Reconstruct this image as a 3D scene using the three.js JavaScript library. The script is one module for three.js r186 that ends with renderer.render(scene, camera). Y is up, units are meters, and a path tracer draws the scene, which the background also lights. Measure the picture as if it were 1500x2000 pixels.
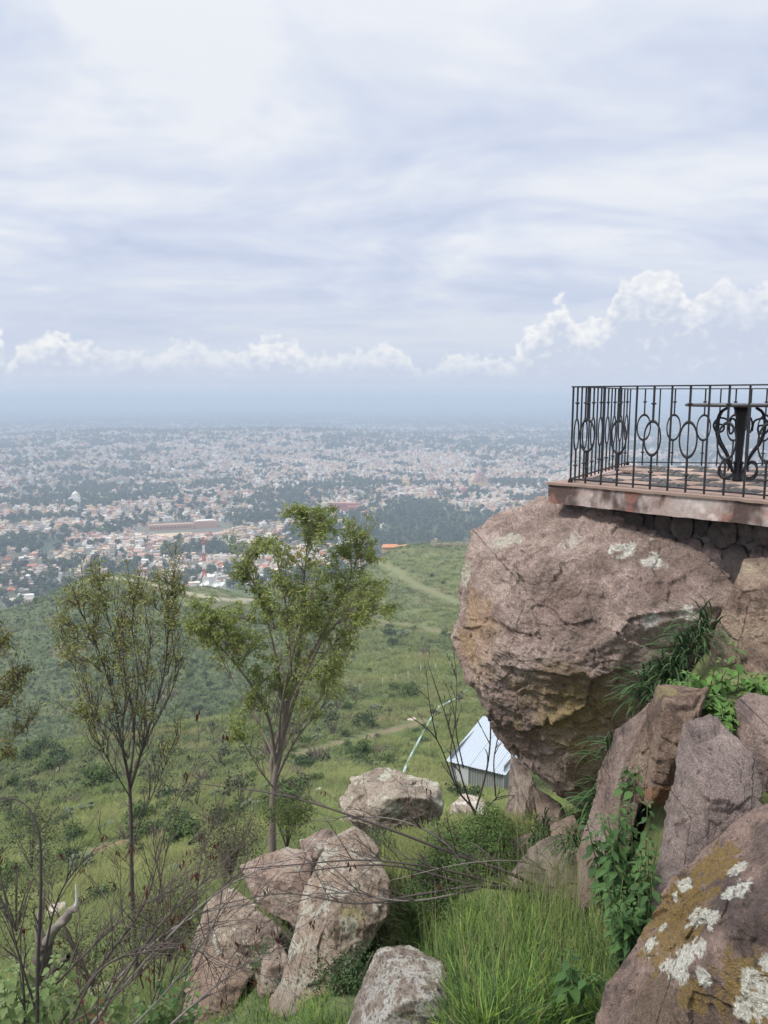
import * as THREE from 'three';
import { mergeGeometries } from 'three/addons/utils/BufferGeometryUtils.js';
import { ImprovedNoise } from 'three/addons/math/ImprovedNoise.js';
import { ConvexHull } from 'three/addons/math/ConvexHull.js';

// ---------------------------------------------------------------- camera, sky, sun, exposure
const scene = new THREE.Scene();
const FOV = 66, PITCH = THREE.MathUtils.degToRad(8.3), FPX = 1000 / Math.tan(THREE.MathUtils.degToRad(FOV / 2));
const camera = new THREE.PerspectiveCamera(FOV, 3 / 4, 0.1, 90000);
camera.rotation.x = -PITCH;                      // the eye is the origin: heights are measured from it
scene.add(camera);
const renderer = new THREE.WebGLRenderer();
renderer.toneMapping = THREE.LinearToneMapping;
const EXPOSURE = 2.45;
renderer.toneMappingExposure = EXPOSURE;
renderer.shadowMap.enabled = true;
const sun = new THREE.DirectionalLight(new THREE.Color(1, 0.95, 0.87), 1.5);
sun.position.set(-70, 95, 22); sun.target.position.set(0, -10, -10);
sun.castShadow = true; sun.shadow.radius = 24;
sun.shadow.mapSize.set(4096, 4096);
Object.assign(sun.shadow.camera, { left: -60, right: 60, top: 60, bottom: -60, near: 1, far: 400 });
sun.name = 'sun'; sun.target.name = 'sun_target';
scene.add(sun, sun.target);
scene.fog = new THREE.FogExp2(new THREE.Color(0.70, 0.83, 1.0), 0.00034);

// ---------------------------------------------------------------- noise and helpers
const PN = new ImprovedNoise();
const noise = (x, y, z) => PN.noise(x, y, z);
function fbm(x, y, z, o = 4, g = 0.5) { let a = 1, s = 0, n = 0; for (let i = 0; i < o; i++) { s += a * PN.noise(x, y, z); n += a; a *= g; x = x * 2.03 + 7.1; y = y * 2.03 + 3.7; z = z * 2.03 + 5.3; } return s / n; }
function rng(seed) { let a = seed >>> 0; return () => { a = (a + 0x6D2B79F5) | 0; let t = Math.imul(a ^ (a >>> 15), 1 | a); t = (t + Math.imul(t ^ (t >>> 7), 61 | t)) ^ t; return ((t ^ (t >>> 14)) >>> 0) / 4294967296; }; }
const clamp = (x, a = 0, b = 1) => Math.min(b, Math.max(a, x));
const sstep = (a, b, x) => { const t = clamp((x - a) / (b - a)); return t * t * (3 - 2 * t); };
const mix = (a, b, t) => a + (b - a) * t;
const mix3 = (a, b, t) => [mix(a[0], b[0], t), mix(a[1], b[1], t), mix(a[2], b[2], t)];
const V = (x, y, z) => new THREE.Vector3(x, y, z);
const cP = Math.cos(PITCH), sP = Math.sin(PITCH);
function ray(px, py) { const x = (px - 750) / FPX, y = -(py - 1000) / FPX; return V(x, y * cP - sP, -cP - y * sP).normalize(); }
function pt(px, py, d) { const r = ray(px, py); return r.multiplyScalar(-d / r.z); }        // a place d metres ahead
const taken = {};
function numbered(n) { const k = taken[n] = (taken[n] ?? -1) + 1; return k ? n + '_' + String(k).padStart(3, '0') : n; }
function shade(o) { o.castShadow = o.receiveShadow = true; return o; }
function tag(o, label, category, group, kind) { if (label) o.userData.label = label; if (category) o.userData.category = category; if (group) o.userData.group = group; if (kind) o.userData.kind = kind; return o; }
function thing(name, label, category, pos, group) { const o = new THREE.Group(); o.name = numbered(name); if (pos) o.position.copy(pos); scene.add(o); return tag(o, label, category, group); }
function part(name, geo, mat, parent) { const m = shade(new THREE.Mesh(geo, mat)); m.name = name; (parent || scene).add(m); return m; }
function top(name, geo, mat, label, category, group, kind) { const m = part(numbered(name), geo, mat); return tag(m, label, category, group, kind); }
function copy(o, name, pos, turn, scale, label, group) { const c = o.clone(); c.name = numbered(name); scene.add(c); if (pos) c.position.copy(pos); if (turn !== undefined) c.rotation.y = turn; if (scale) c.scale.setScalar(scale); if (label) c.userData.label = label; if (group) c.userData.group = group; return c; }
const std = (r, g, b, rough = 0.9, extra = {}) => new THREE.MeshStandardMaterial({ color: new THREE.Color().setRGB(r, g, b), roughness: rough, ...extra });
const leafMat = (r, g, b, t = 0.35, extra = {}) => new THREE.MeshPhysicalMaterial({ color: new THREE.Color().setRGB(r, g, b), roughness: 0.75, transmission: t, thickness: 0, side: THREE.DoubleSide, specularIntensity: 0.4, ...extra });
function geoFrom(pos, idx, col, uv) {
  const g = new THREE.BufferGeometry(); g.setAttribute('position', new THREE.Float32BufferAttribute(pos, 3));
  if (col) g.setAttribute('color', new THREE.Float32BufferAttribute(col, 3));
  if (uv) g.setAttribute('uv', new THREE.Float32BufferAttribute(uv, 2));
  if (idx) g.setIndex(idx); g.computeVertexNormals(); return g;
}
function merged(list) { const l = list.map((g) => { const h = g.index ? g.toNonIndexed() : g; for (const k of Object.keys(h.attributes)) if (!['position', 'normal', 'uv'].includes(k)) h.deleteAttribute(k); if (!h.attributes.uv) h.setAttribute('uv', new THREE.Float32BufferAttribute(new Float32Array(h.attributes.position.count * 2), 2)); return h; }); return mergeGeometries(l); }
function box(w, h, d, x = 0, y = 0, z = 0, ry = 0) { const g = new THREE.BoxGeometry(w, h, d); if (ry) g.rotateY(ry); g.translate(x, y, z); return g; }
function noiseTexture(size, fn, srgb = false) {      // fn(u, v) -> 0..1 rgb, tileable by its own means
  const data = new Uint8Array(size * size * 4);
  for (let j = 0; j < size; j++) for (let i = 0; i < size; i++) { const c = fn(i / size, j / size), k = (j * size + i) * 4; data[k] = clamp(c[0]) * 255; data[k + 1] = clamp(c[1]) * 255; data[k + 2] = clamp(c[2]) * 255; data[k + 3] = 255; }
  const t = new THREE.DataTexture(data, size, size); t.wrapS = t.wrapT = THREE.RepeatWrapping; t.magFilter = THREE.LinearFilter; t.minFilter = THREE.LinearMipmapLinearFilter; t.generateMipmaps = true; if (srgb) t.colorSpace = THREE.SRGBColorSpace; t.needsUpdate = true; return t;
}

// ---------------------------------------------------------------- the sky: a broken stratus deck over a band of low cumulus
{
  const W = 4096, H = 2048, data = new Float32Array(W * H * 4), az0 = (px) => Math.atan((px - 750) / FPX / 0.99) * 180 / Math.PI;
  // cumulus tops as [azimuth, elevation] in degrees; the same kind of towers goes on round the horizon
  const tops = [[az0(30), 2.0], [az0(60), 3.6], [az0(115), 4.55], [az0(165), 4.15], [az0(210), 3.4], [az0(270), 3.6], [az0(310), 3.2], [az0(345), 3.7], [az0(395), 4.3], [az0(440), 3.5], [az0(480), 3.6], [az0(525), 4.2], [az0(580), 4.1], [az0(610), 3.4], [az0(660), 3.2], [az0(720), 3.6], [az0(755), 4.2], [az0(795), 2.9], [az0(830), 2.2], [az0(880), 3.2], [az0(935), 3.1], [az0(990), 3.0], [az0(1020), 4.8], [az0(1085), 6.7], [az0(1120), 5.2], [az0(1165), 5.9], [az0(1200), 8.2], [az0(1250), 8.7], [az0(1300), 8.2], [az0(1325), 6.6], [az0(1350), 7.2], [az0(1390), 8.2], [az0(1420), 7.2], [az0(1470), 7.3], [az0(1500), 6.2]];
  const R = rng(5); for (let a = az0(1500) + 2.2; a < 360 + az0(30) - 2; a += 1.2 + R() * 1.6) tops.push([a, 3.2 + 3.6 * Math.max(0, noise(a * 0.07, 1.5, 2) + 0.35) + R() * 1.2]);
  const topAt = new Float32Array(W);
  for (let i = 0; i < W; i++) {
    let a = (i + 0.5) / W * 360 - 180;             // column azimuth: atan2(z, x); ahead (-z) is -90
    let b = ((a + 90) % 360 + 360) % 360; if (b > 360 + tops[0][0]) b -= 360;
    let k = 0; while (k < tops.length - 2 && tops[k + 1][0] < b) k++;
    const t = clamp((b - tops[k][0]) / (tops[k + 1][0] - tops[k][0])); topAt[i] = mix(tops[k][1], tops[k + 1][1], t * t * (3 - 2 * t));
  }
  const blue = [0.525, 0.59, 0.765], pale = [0.645, 0.705, 0.84], white = [0.80, 0.83, 0.89], hazeC = [0.585, 0.65, 0.775], lit = [0.93, 0.93, 0.92], cshade = [0.60, 0.655, 0.775];
  for (let j = 0; j < H; j++) {
    const el = ((j + 0.5) / H - 0.5) * 180, e = el * Math.PI / 180, ce = Math.cos(e), se = Math.sin(e);
    for (let i = 0; i < W; i++) {
      const k = (j * W + i) * 4; let c = hazeC;
      if (el > 29 && (i % 6 || j % 6)) { const q = ((j - j % 6) * W + i - i % 6) * 4; if (data[q + 3]) { data[k] = data[q]; data[k + 1] = data[q + 1]; data[k + 2] = data[q + 2]; data[k + 3] = 1; continue; } }
      if (el > -0.3) {
        const az = ((i + 0.5) / W * 2 - 1) * Math.PI, x = ce * Math.cos(az), z = ce * Math.sin(az), q = 1 / (se + 0.10);
        const wx = fbm(x * q * 0.5, z * q * 0.5, 9, 3) * 1.3;
        const n = fbm(x * q * 0.55 + wx + 3.3, z * q * 0.75 - wx * 0.5 + 8.1, 2.5, 6, 0.53), m = fbm(x * q * 0.25 + 11, z * q * 0.33 + 2.2, 5.5, 4);
        const f = fbm(x * q * 2.1 + wx, z * q * 2.6, 7.5, 4, 0.6);
        const f2 = el < 34 ? fbm(x * q * 5.2 + wx * 2 + 4, z * q * 6.4 + n, 3.5, 3, 0.6) : 0; const v = n * 1.55 + m * 1.2 + f * 0.55 + f2 * 0.3 * sstep(-0.15, 0.25, n + 0.5 * f);
        c = v < 0 ? mix3(pale, blue, clamp(-v * 2.2)) : mix3(pale, white, clamp(v * 2.2));
        const low = 1 - sstep(2, 11, el); c = mix3(c, mix3(hazeC, cshade, 0.4 + f), low * 0.72);
        // cumulus
        if (el < 12) { const ai = az * 57.29578, bill = Math.abs(fbm(ai * 0.55, el * 0.8, 3.3, 4, 0.55)) * 1.9 + fbm(ai * 2.0, el * 2.6, 1.1, 4, 0.55) * 0.7;
        const top = topAt[i] - 0.55 + bill * 0.95, d = top - el;
        if (d > -0.15) {
          const edge = sstep(-0.1, 0.22, d), body = clamp(1 - d / (0.9 + 0.28 * topAt[i]));
          const puff = fbm(ai * 1.6 - 0.5, el * 2.1 + 0.6, 4.4, 4, 0.55) * 1.5, vis = 0.6 + 0.38 * sstep(-0.25, 0.2, noise(ai * 0.11, 4.2, 0.3) + 0.12);
          const cc = mix3(cshade, lit, clamp(body * 1.1 + puff * 0.75 - 0.1)); c = mix3(c, cc, edge * vis * sstep(0.2, 2.4, el) * 0.92);
        } }
        c = mix3(c, hazeC, 1 - sstep(-0.2, 2.6, el));
        const up = 1.04 + 0.95 * sstep(0.36, 1.0, se); c = [c[0] * up, c[1] * up, c[2] * up];
      }
      data[k] = c[0] / EXPOSURE; data[k + 1] = c[1] / EXPOSURE; data[k + 2] = c[2] / EXPOSURE; data[k + 3] = 1;
    }
  }
  const t = new THREE.DataTexture(data, W, H, THREE.RGBAFormat, THREE.FloatType); t.mapping = THREE.EquirectangularReflectionMapping; t.magFilter = THREE.LinearFilter; t.needsUpdate = true;
  scene.background = t; scene.environment = t;
}

// ---------------------------------------------------------------- the land
// profiles of the ground: for a bearing, [distance, height] from the eye outward
function dep(row) { return Math.tan(PITCH + Math.atan((row - 1000) / FPX)); }
const s = (row, r) => [r, -r * dep(row)];
const cityY = -200;
const PROFILES = [
  [-700, [[1.5, -3], [5, -5], [10, -9.5], [20, -16], [45, -26], [100, -46], [150, -66], [200, -88], [260, -104], [380, -112], [520, -140], [760, -196], [900, cityY], [40000, cityY]]],
  [0, [[1.5, -3], [4, -4.2], [7, -6.6], [10, -9], s(1860, 14), s(1800, 20), s(1700, 30), s(1590, 45), s(1500, 70), s(1430, 100), s(1400, 118), [150, -76], [195, -103], s(1395, 245), s(1330, 285), s(1240, 330), s(1158, 385), [450, -118], [620, -165], [780, -197], [900, cityY], [40000, cityY]]],
  [220, [[1.5, -3], [4, -4.2], [7, -6.3], s(1930, 10), s(1860, 14), s(1790, 20), s(1680, 30), s(1580, 45), s(1490, 70), s(1425, 100), s(1400, 118), [150, -74], [190, -98], s(1395, 238), s(1320, 280), s(1220, 325), s(1112, 385), [430, -93], [600, -150], [780, -197], [900, cityY], [40000, cityY]]],
  [400, [[1.5, -3], [4, -4.1], [7, -5.9], [10, -7.9], [14, -10.4], [20, -13.8], s(1650, 30), s(1565, 45), s(1480, 70), s(1420, 100), s(1392, 120), [150, -70], [190, -93], s(1385, 238), s(1310, 280), s(1210, 330), s(1142, 388), [430, -105], [600, -146], [780, -190], [900, cityY], [40000, cityY]]],
  [520, [[1.5, -3], [4, -4], [6, -5.1], [8, -6.1], [12, -8.2], [20, -12.6], s(1550, 40), s(1470, 70), s(1415, 100), s(1372, 132), s(1352, 150), [188, -78], s(1330, 235), s(1250, 300), s(1200, 350), s(1165, 400), [470, -124], [600, -146], [780, -190], [900, cityY], [40000, cityY]]],
  [650, [[1.5, -3], [4, -3.8], [6, -4.8], [8, -5.7], [12, -7.6], [20, -12], s(1548, 40), s(1470, 70), s(1415, 100), s(1330, 150), s(1285, 185), s(1262, 230), s(1205, 300), s(1165, 350), s(1135, 395), [440, -108], [600, -150], [800, -197], [900, cityY], [40000, cityY]]],
  [800, [[1.5, -3.2], [3, -3.6], [4.5, -4.2], [6, -4.7], [8, -5.5], [10, -6.2], [14, -8.4], [20, -11.6], s(1548, 45), s(1480, 75), s(1420, 100), s(1330, 150), s(1262, 208), s(1232, 255), s(1180, 300), s(1120, 350), s(1070, 398), [420, -80], [450, -86], [600, -150], [800, -197], [900, cityY], [40000, cityY]]],
  [960, [[1.5, -2.6], [3.5, -3.1], [4.5, -3.6], [6, -4.1], [7.5, -4.6], [10, -6], [14, -8.4], [20, -11.6], [40, -21.8], s(1532, 58), s(1470, 80), s(1400, 110), s(1310, 160), s(1240, 215), s(1170, 300), s(1110, 350), s(1066, 400), [440, -84], [600, -150], [800, -197], [900, cityY], [40000, cityY]]],
  [1150, [[1.5, -2.5], [4, -3.4], [6, -4.1], [8, -4.7], [10, -6], [14, -8.6], [20, -12], [40, -22], [60, -31], [100, -44], [160, -57], [300, -78], [400, -76], [600, -150], [800, -197], [900, cityY], [40000, cityY]]],
  [1400, [[1.5, -2.9], [3.6, -3.0], [4.6, -2.5], [5.5, -2.0], [7, -2.1], [9, -3], [11, -5.5], [20, -12], [40, -22], [60, -31], [100, -44], [160, -57], [300, -78], [400, -78], [600, -150], [800, -197], [900, cityY], [40000, cityY]]],
  [2300, [[1.5, -2.5], [4, -2.6], [5.5, -1.9], [8, -2.4], [20, -9], [40, -19], [60, -29], [100, -44], [300, -78], [400, -90], [600, -150], [800, -197], [900, cityY], [40000, cityY]]],
].map(([px, list]) => {
  const x = list.map((p) => Math.log(p[0])), y = list.map((p) => p[1]), n = x.length, d = [], m = [];
  for (let i = 0; i < n - 1; i++) d.push((y[i + 1] - y[i]) / (x[i + 1] - x[i]));
  for (let i = 0; i < n; i++) { if (i === 0) m.push(d[0]); else if (i === n - 1) m.push(0); else m.push(d[i - 1] * d[i] <= 0 ? 0 : 2 * d[i - 1] * d[i] / (d[i - 1] + d[i])); }
  return { az: Math.atan((px - 750) / FPX / 0.955), x, y, m };
});
function profile(p, lr) {
  const { x, y, m } = p, n = x.length; if (lr <= x[0]) return y[0]; if (lr >= x[n - 1]) return y[n - 1];
  let k = 0; while (x[k + 1] < lr) k++; const h = x[k + 1] - x[k], t = (lr - x[k]) / h, t2 = t * t, t3 = t2 * t;
  return (2 * t3 - 3 * t2 + 1) * y[k] + (t3 - 2 * t2 + t) * h * m[k] + (-2 * t3 + 3 * t2) * y[k + 1] + (t3 - t2) * h * m[k + 1];
}
function groundBase(x, z) {
  const r = Math.hypot(x, z), az = Math.atan2(x, -z), lr = Math.log(Math.max(r, 1.5)), n = PROFILES.length;
  if (az <= PROFILES[0].az) return profile(PROFILES[0], lr); if (az >= PROFILES[n - 1].az) return profile(PROFILES[n - 1], lr);
  let k = 0; while (PROFILES[k + 1].az < az) k++; const t = (az - PROFILES[k].az) / (PROFILES[k + 1].az - PROFILES[k].az);
  return mix(profile(PROFILES[k], lr), profile(PROFILES[k + 1], lr), t * t * (3 - 2 * t));
}
function ground(x, z) {
  const r = Math.hypot(x, z), g = groundBase(x, z);
  if (r < 950) { const a = sstep(8, 80, r) * (1 - sstep(500, 900, r)); const hx = x + 0.10, hz = z + 6.75; return g - 0.85 * Math.exp(-(hx * hx + hz * hz) / 0.42) + 0.06 * noise(x * 1.7, 0.5, z * 1.7) * sstep(3, 6, r) + a * (1.3 * fbm(x / 26, 1.5, z / 26, 4) + 3.4 * fbm(x / 60 + 4, 2.5, z / 60, 3) * sstep(120, 250, r)); }
  const far = sstep(1700, 5000, r); let h = g + 10 * noise(x / 420, 3.3, z / 420) * sstep(950, 2000, r) + far * 34 * fbm(x / 1900 + 2, 6.5, z / 1900 + 5, 3);
  const hx = x + 700, hz = z + 3500; h += 50 * Math.exp(-(hx * hx / 1.3e6 + hz * hz / 6e5));                       // the rise the old town climbs
  h += sstep(14000, 21000, r) * 330 * clamp(0.66 + 0.75 * fbm(x / 4200 + 1.3, 8.5, z / 6500, 4) - Math.atan2(x, -z) * 0.6, 0, 1.1); if (h > -20) h = 16 - 36 * Math.exp(-(h + 20) / 36);   // far ranges
  return h;
}
function groundHit(px, py, far = 3000) { const d = ray(px, py); let r = 2; while (r < far) { const p = d.clone().multiplyScalar(r); if (p.y < ground(p.x, p.z)) { let a = r / 1.022 - 0.3, b = r; for (let i = 0; i < 18; i++) { const c = (a + b) / 2, q = d.clone().multiplyScalar(c); if (q.y < ground(q.x, q.z)) b = c; else a = c; } return d.multiplyScalar(b); } r = r * 1.022 + 0.04; } return d.multiplyScalar(far); }
// worn tracks: polylines on the ground [x, z]
const track = (...p) => p.map(([px, py]) => { const g = groundHit(px, py); return [g.x, g.z]; });
const TRACKS = [
  { w: 3.4, pts: track([140, 1136], [180, 1130], [225, 1130], [270, 1136], [320, 1146], [370, 1159], [420, 1170], [470, 1175], [495, 1170]), c: [0.46, 0.4, 0.29] },
  { w: 2.2, pts: track([735, 1095], [790, 1128], [850, 1158], [905, 1180]), c: [0.22, 0.23, 0.11] },
  { w: 1.6, pts: track([700, 1208], [760, 1216], [830, 1226], [900, 1238]), c: [0.22, 0.2, 0.1] },
  { w: 0.9, pts: track([560, 1478], [640, 1458], [720, 1438], [790, 1420], [830, 1408]), c: [0.26, 0.2, 0.12] },
  { w: 0.6, pts: track([170, 1672], [200, 1655], [235, 1645]), c: [0.28, 0.17, 0.11] },
];
function trackAt(x, z, grow = 0) { for (const t of TRACKS) for (let i = 0; i < t.pts.length - 1; i++) { const [ax, az] = t.pts[i], [bx, bz] = t.pts[i + 1], dx = bx - ax, dz = bz - az, u = clamp(((x - ax) * dx + (z - az) * dz) / (dx * dx + dz * dz)), d = Math.hypot(x - ax - dx * u, z - az - dz * u) + noise(x * 0.5, 2, z * 0.5) * t.w * 0.6 - grow; if (d < t.w) return [t.c, 1 - sstep(t.w * 0.55, t.w, d)]; } return null; }
function crest(x, z) { const p = TRACKS[0].pts; let m = 1e9; for (let i = 0; i < p.length - 1; i++) { const dx = p[i + 1][0] - p[i][0], dz = p[i + 1][1] - p[i][1], u = clamp(((x - p[i][0]) * dx + (z - p[i][1]) * dz) / (dx * dx + dz * dz)); m = Math.min(m, Math.hypot(x - p[i][0] - dx * u, z - p[i][1] - dz * u)); } return 1 - sstep(9, 24, m + 8 * noise(x / 9, 3, z / 9)); }
function scrubby(x, z) { const r = Math.hypot(x, z), az = Math.atan2(x, -z); if (r > 300 && r < 480 && az < 0 && crest(x, z) > 0.5) return 0.12; return clamp(0.5 + 1.1 * fbm(x / 38, 4, z / 38, 3) + 0.55 * sstep(125, 210, r) * (1 - sstep(-0.2, -0.05, az)) - 0.35 * sstep(-0.1, 0.05, az)); }
function groundColour(x, z) {
  const r = Math.hypot(x, z);
  if (r > 900) {
    const n = fbm(x / 240, 1, z / 240, 4), town = townness(x, z);
    let c = mix3([0.055, 0.085, 0.045], [0.12, 0.12, 0.07], clamp(0.5 + n * 1.6)); const fieldN = noise(x / 330 + 4, 7, z / 200); if (fieldN > 0.3 && r > 2200) c = mix3(c, [0.22, 0.2, 0.13], 0.7);
    return mix3(c, [0.27, 0.24, 0.21], town * 0.75);
  }
  const a = fbm(x / 9, 2.2, z / 9, 4), b = fbm(x / 1.7, 5.2, z / 1.7, 3), sc = scrubby(x, z);
  let c = mix3([0.125, 0.165, 0.05], [0.195, 0.21, 0.085], clamp(0.5 + a * 1.9)); c = mix3(c, [0.1, 0.14, 0.058], clamp(sc * 1.3 - 0.3)); if (r > 90) { const ro = fbm(x / 5.5 + 3, 7.7, z / 2.6, 3); c = mix3(c, [0.075, 0.1, 0.04], clamp(ro * 2.6 - 0.1) * 0.75); } c = mix3(c, [0.2, 0.19, 0.09], clamp(b * 2.0 - 0.28) * 0.6);
  const bare = fbm(x / 14 + 9, 8.2, z / 14, 4); if (bare > 0.17) c = mix3(c, [0.23, 0.18, 0.11], clamp((bare - 0.17) * 5) * 0.65); const ol = fbm(x / 22 + 1, 6.1, z / 12, 4); c = mix3(c, [0.12, 0.125, 0.065], clamp(ol * 2.4 - 0.1) * 0.6);
  const t = trackAt(x, z); if (t) c = mix3(c, t[0], t[1] * 0.9);
  return c;
}
function townness(x, z) {
  const r = Math.hypot(x, z), az = Math.atan2(x, -z); let d = 0.62 + 0.9 * fbm(x / 520 + 3, 1.7, z / 520 + 9, 3);
  d *= sstep(780, 860, r) * (1 - sstep(4300, 6300, r + 900 * noise(az * 6, 3, 1)) * (1 - 0.8 * sstep(0.12, 0.3, noise(x / 900 + 2, 9, z / 420)) * (1 - sstep(8500, 9800, r))));
  if (az > 0.05 && r > 2500) d *= 0.45 + 0.9 * sstep(-0.05, 0.25, noise(x / 700, 5, z / 420));      // scattered suburbs beyond the old centre
  const px = (az + 0.02) / 0.16, pr = (r - 1080) / 240; d -= 1.5 * Math.exp(-((px - 0.9) ** 2) * 1.2 - pr * pr);   // the wooded park
  const lx = (az + 0.42) / 0.05, lr = (r - 1180) / 90; d -= 1.1 * Math.exp(-lx * lx - lr * lr);
  return clamp(d);
}
{
  const rings = []; for (let i = 0; i <= 90; i++) rings.push(1.2 * (20 / 1.2) ** (i / 90)); for (let i = 1; i <= 430; i++) rings.push(20 * 30 ** (i / 430)); for (let i = 1; i <= 190; i++) rings.push(600 * (34000 / 600) ** (i / 190));
  const az = []; for (let i = 0; i <= 470; i++) az.push(-0.6 + 1.2 * i / 470); for (let i = 1; i < 40; i++) az.push(0.6 + (2 * Math.PI - 1.2) * i / 40);
  const n = az.length, pos = [0, -2.8, 0], col = [0.08, 0.1, 0.04], uv = [0, 0], idx = [];
  for (const r of rings) for (const a of az) { const x = r * Math.sin(a), z = -r * Math.cos(a), c = groundColour(x, z); pos.push(x, ground(x, z), z); col.push(...c); uv.push(x / 3.1, z / 3.1); }
  for (let k = 0; k < n; k++) idx.push(0, 1 + (k + 1) % n, 1 + k);
  for (let j = 0; j < rings.length - 1; j++) for (let k = 0; k < n; k++) { const a = 1 + j * n + k, b = 1 + j * n + (k + 1) % n, c = a + n, d = b + n; idx.push(a, b, c, b, d, c); }
  const tex = noiseTexture(512, (u, v) => { const t = 2 * Math.PI, X = Math.cos(u * t), Y = Math.sin(u * t), Z = Math.cos(v * t), Q = Math.sin(v * t), a = fbm(X * 2.5 + Z * 2.1 + 3, Y * 2.5 + Q * 1.3, Q * 2.3 - Z * 1.7 + X, 5, 0.7); const g = 0.72 + a * 0.8; return [g, g, g * 0.95]; });
  top('hillside_and_plain', geoFrom(pos, idx, col, uv), new THREE.MeshStandardMaterial({ vertexColors: true, map: tex, bumpMap: tex, bumpScale: 0.05, roughness: 0.95 }), 'green hillside dropping to the wide hazy plain', 'ground', null, 'structure').name = 'terrain';
}

// ---------------------------------------------------------------- the town on the plain
const onGround = (x, z, dy = 0) => V(x, ground(x, z) + dy, z);
const polar = (px, r) => { const a = Math.atan((px - 750) / FPX / 0.985); return [r * Math.sin(a), -r * Math.cos(a)]; };
function shell(parts) { // [w,h,d,x,y,z,tint] boxes merged with vertex tints: tint[0] walls, tint[1] roof
  const pos = [], col = [], idx = [];
  for (const [w, h, d, x, y, z, wall, roof] of parts) { const g = new THREE.BoxGeometry(w, h, d), p = g.attributes.position, nn = g.attributes.normal, o = pos.length / 3; for (let i = 0; i < p.count; i++) { pos.push(p.getX(i) + x, p.getY(i) + y + h / 2, p.getZ(i) + z); col.push(...(nn.getY(i) > 0.5 ? roof : wall)); } for (const i of g.index.array) idx.push(i + o); }
  return geoFrom(pos, idx, col);
}
function gable(w, h, d, rise, over = 0.4) { const a = w / 2 + over, b = d / 2 + over, t = 0.25; const pos = [-a, h, -b, a, h, -b, a, h + rise, 0, -a, h + rise, 0, -a, h, b, a, h, b, a, h + rise, 0, -a, h + rise, 0, -a, h - t, -b, a, h - t, -b, -a, h - t, b, a, h - t, b, -a, h, -b, -a, h, b, -a, h + rise, 0, a, h, -b, a, h, b, a, h + rise, 0]; return geoFrom(pos, [0, 2, 1, 0, 3, 2, 4, 5, 6, 4, 6, 7, 8, 9, 11, 8, 11, 10, 12, 13, 14, 15, 17, 16]).toNonIndexed(); }
const W1 = [1, 1, 1], RF = [0.78, 0.76, 0.74], DK = [0.12, 0.12, 0.13];
const shells = [
  shell([[10, 5.6, 9, 0, -2, 0, W1, RF], [3.2, 2.4, 3, -2.6, 3.6, 2, W1, RF], [1.1, 1.2, 1.1, 2.6, 3.6, -2, DK, DK], [1.2, 1.5, 0.1, -2, 1.0, 4.55, DK, DK], [1.2, 1.5, 0.1, 2, 1.0, 4.55, DK, DK]]),
  shell([[12, 4.6, 8, 0, -2, 0, W1, RF], [6, 2.9, 8.2, 3, 2.6, 0, W1, RF], [1.3, 1.6, 0.1, -3, 0.3, 4.05, DK, DK], [1.4, 1.5, 0.1, 3, 3.4, 4.15, DK, DK]]),
  shell([[9, 8.2, 10, 0, -2, 0, W1, RF], [3, 2.2, 2.6, 2, 6.2, -2, W1, RF], [1.2, 1.4, 0.1, -2, 1.2, 5.05, DK, DK], [1.2, 1.4, 0.1, 1.6, 1.2, 5.05, DK, DK], [1.2, 1.4, 0.1, -2, 4.2, 5.05, DK, DK]]),
];
const tileShell = (() => { const g = shell([[11, 5.2, 8, 0, -2, 0, W1, W1]]).toNonIndexed(), t = gable(11, 3.2, 8, 1.9), n = t.attributes.position.count, c = new Float32Array(n * 3); for (let i = 0; i < n; i++) c.set([0.6, 0.38, 0.29], i * 3); t.setAttribute('color', new THREE.BufferAttribute(c, 3)); return mergeGeometries([g, t]); })();
const PAINTS = [[[0.74, 0.72, 0.68], 'white'], [[0.66, 0.57, 0.46], 'cream'], [[0.60, 0.41, 0.33], 'salmon'], [[0.44, 0.21, 0.16], 'brick red'], [[0.60, 0.47, 0.29], 'ochre'], [[0.40, 0.38, 0.36], 'grey'], [[0.52, 0.41, 0.32], 'tan']];
const paintOf = (q) => q < 0.22 ? 0 : q < 0.47 ? 1 : q < 0.59 ? 2 : q < 0.64 ? 3 : q < 0.72 ? 4 : q < 0.82 ? 5 : 6;
const houses = [], townTrees = [];
const LANDMARKS = [[...polar(935, 1826), 45], [...polar(360, 1230), 75], [...polar(670, 1400), 40], [...polar(410, 640), 26], [...polar(587, 1800), 30], [...polar(152, 1600), 25], [...polar(792, 1800), 22], [...polar(868, 1980), 14]];
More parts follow.
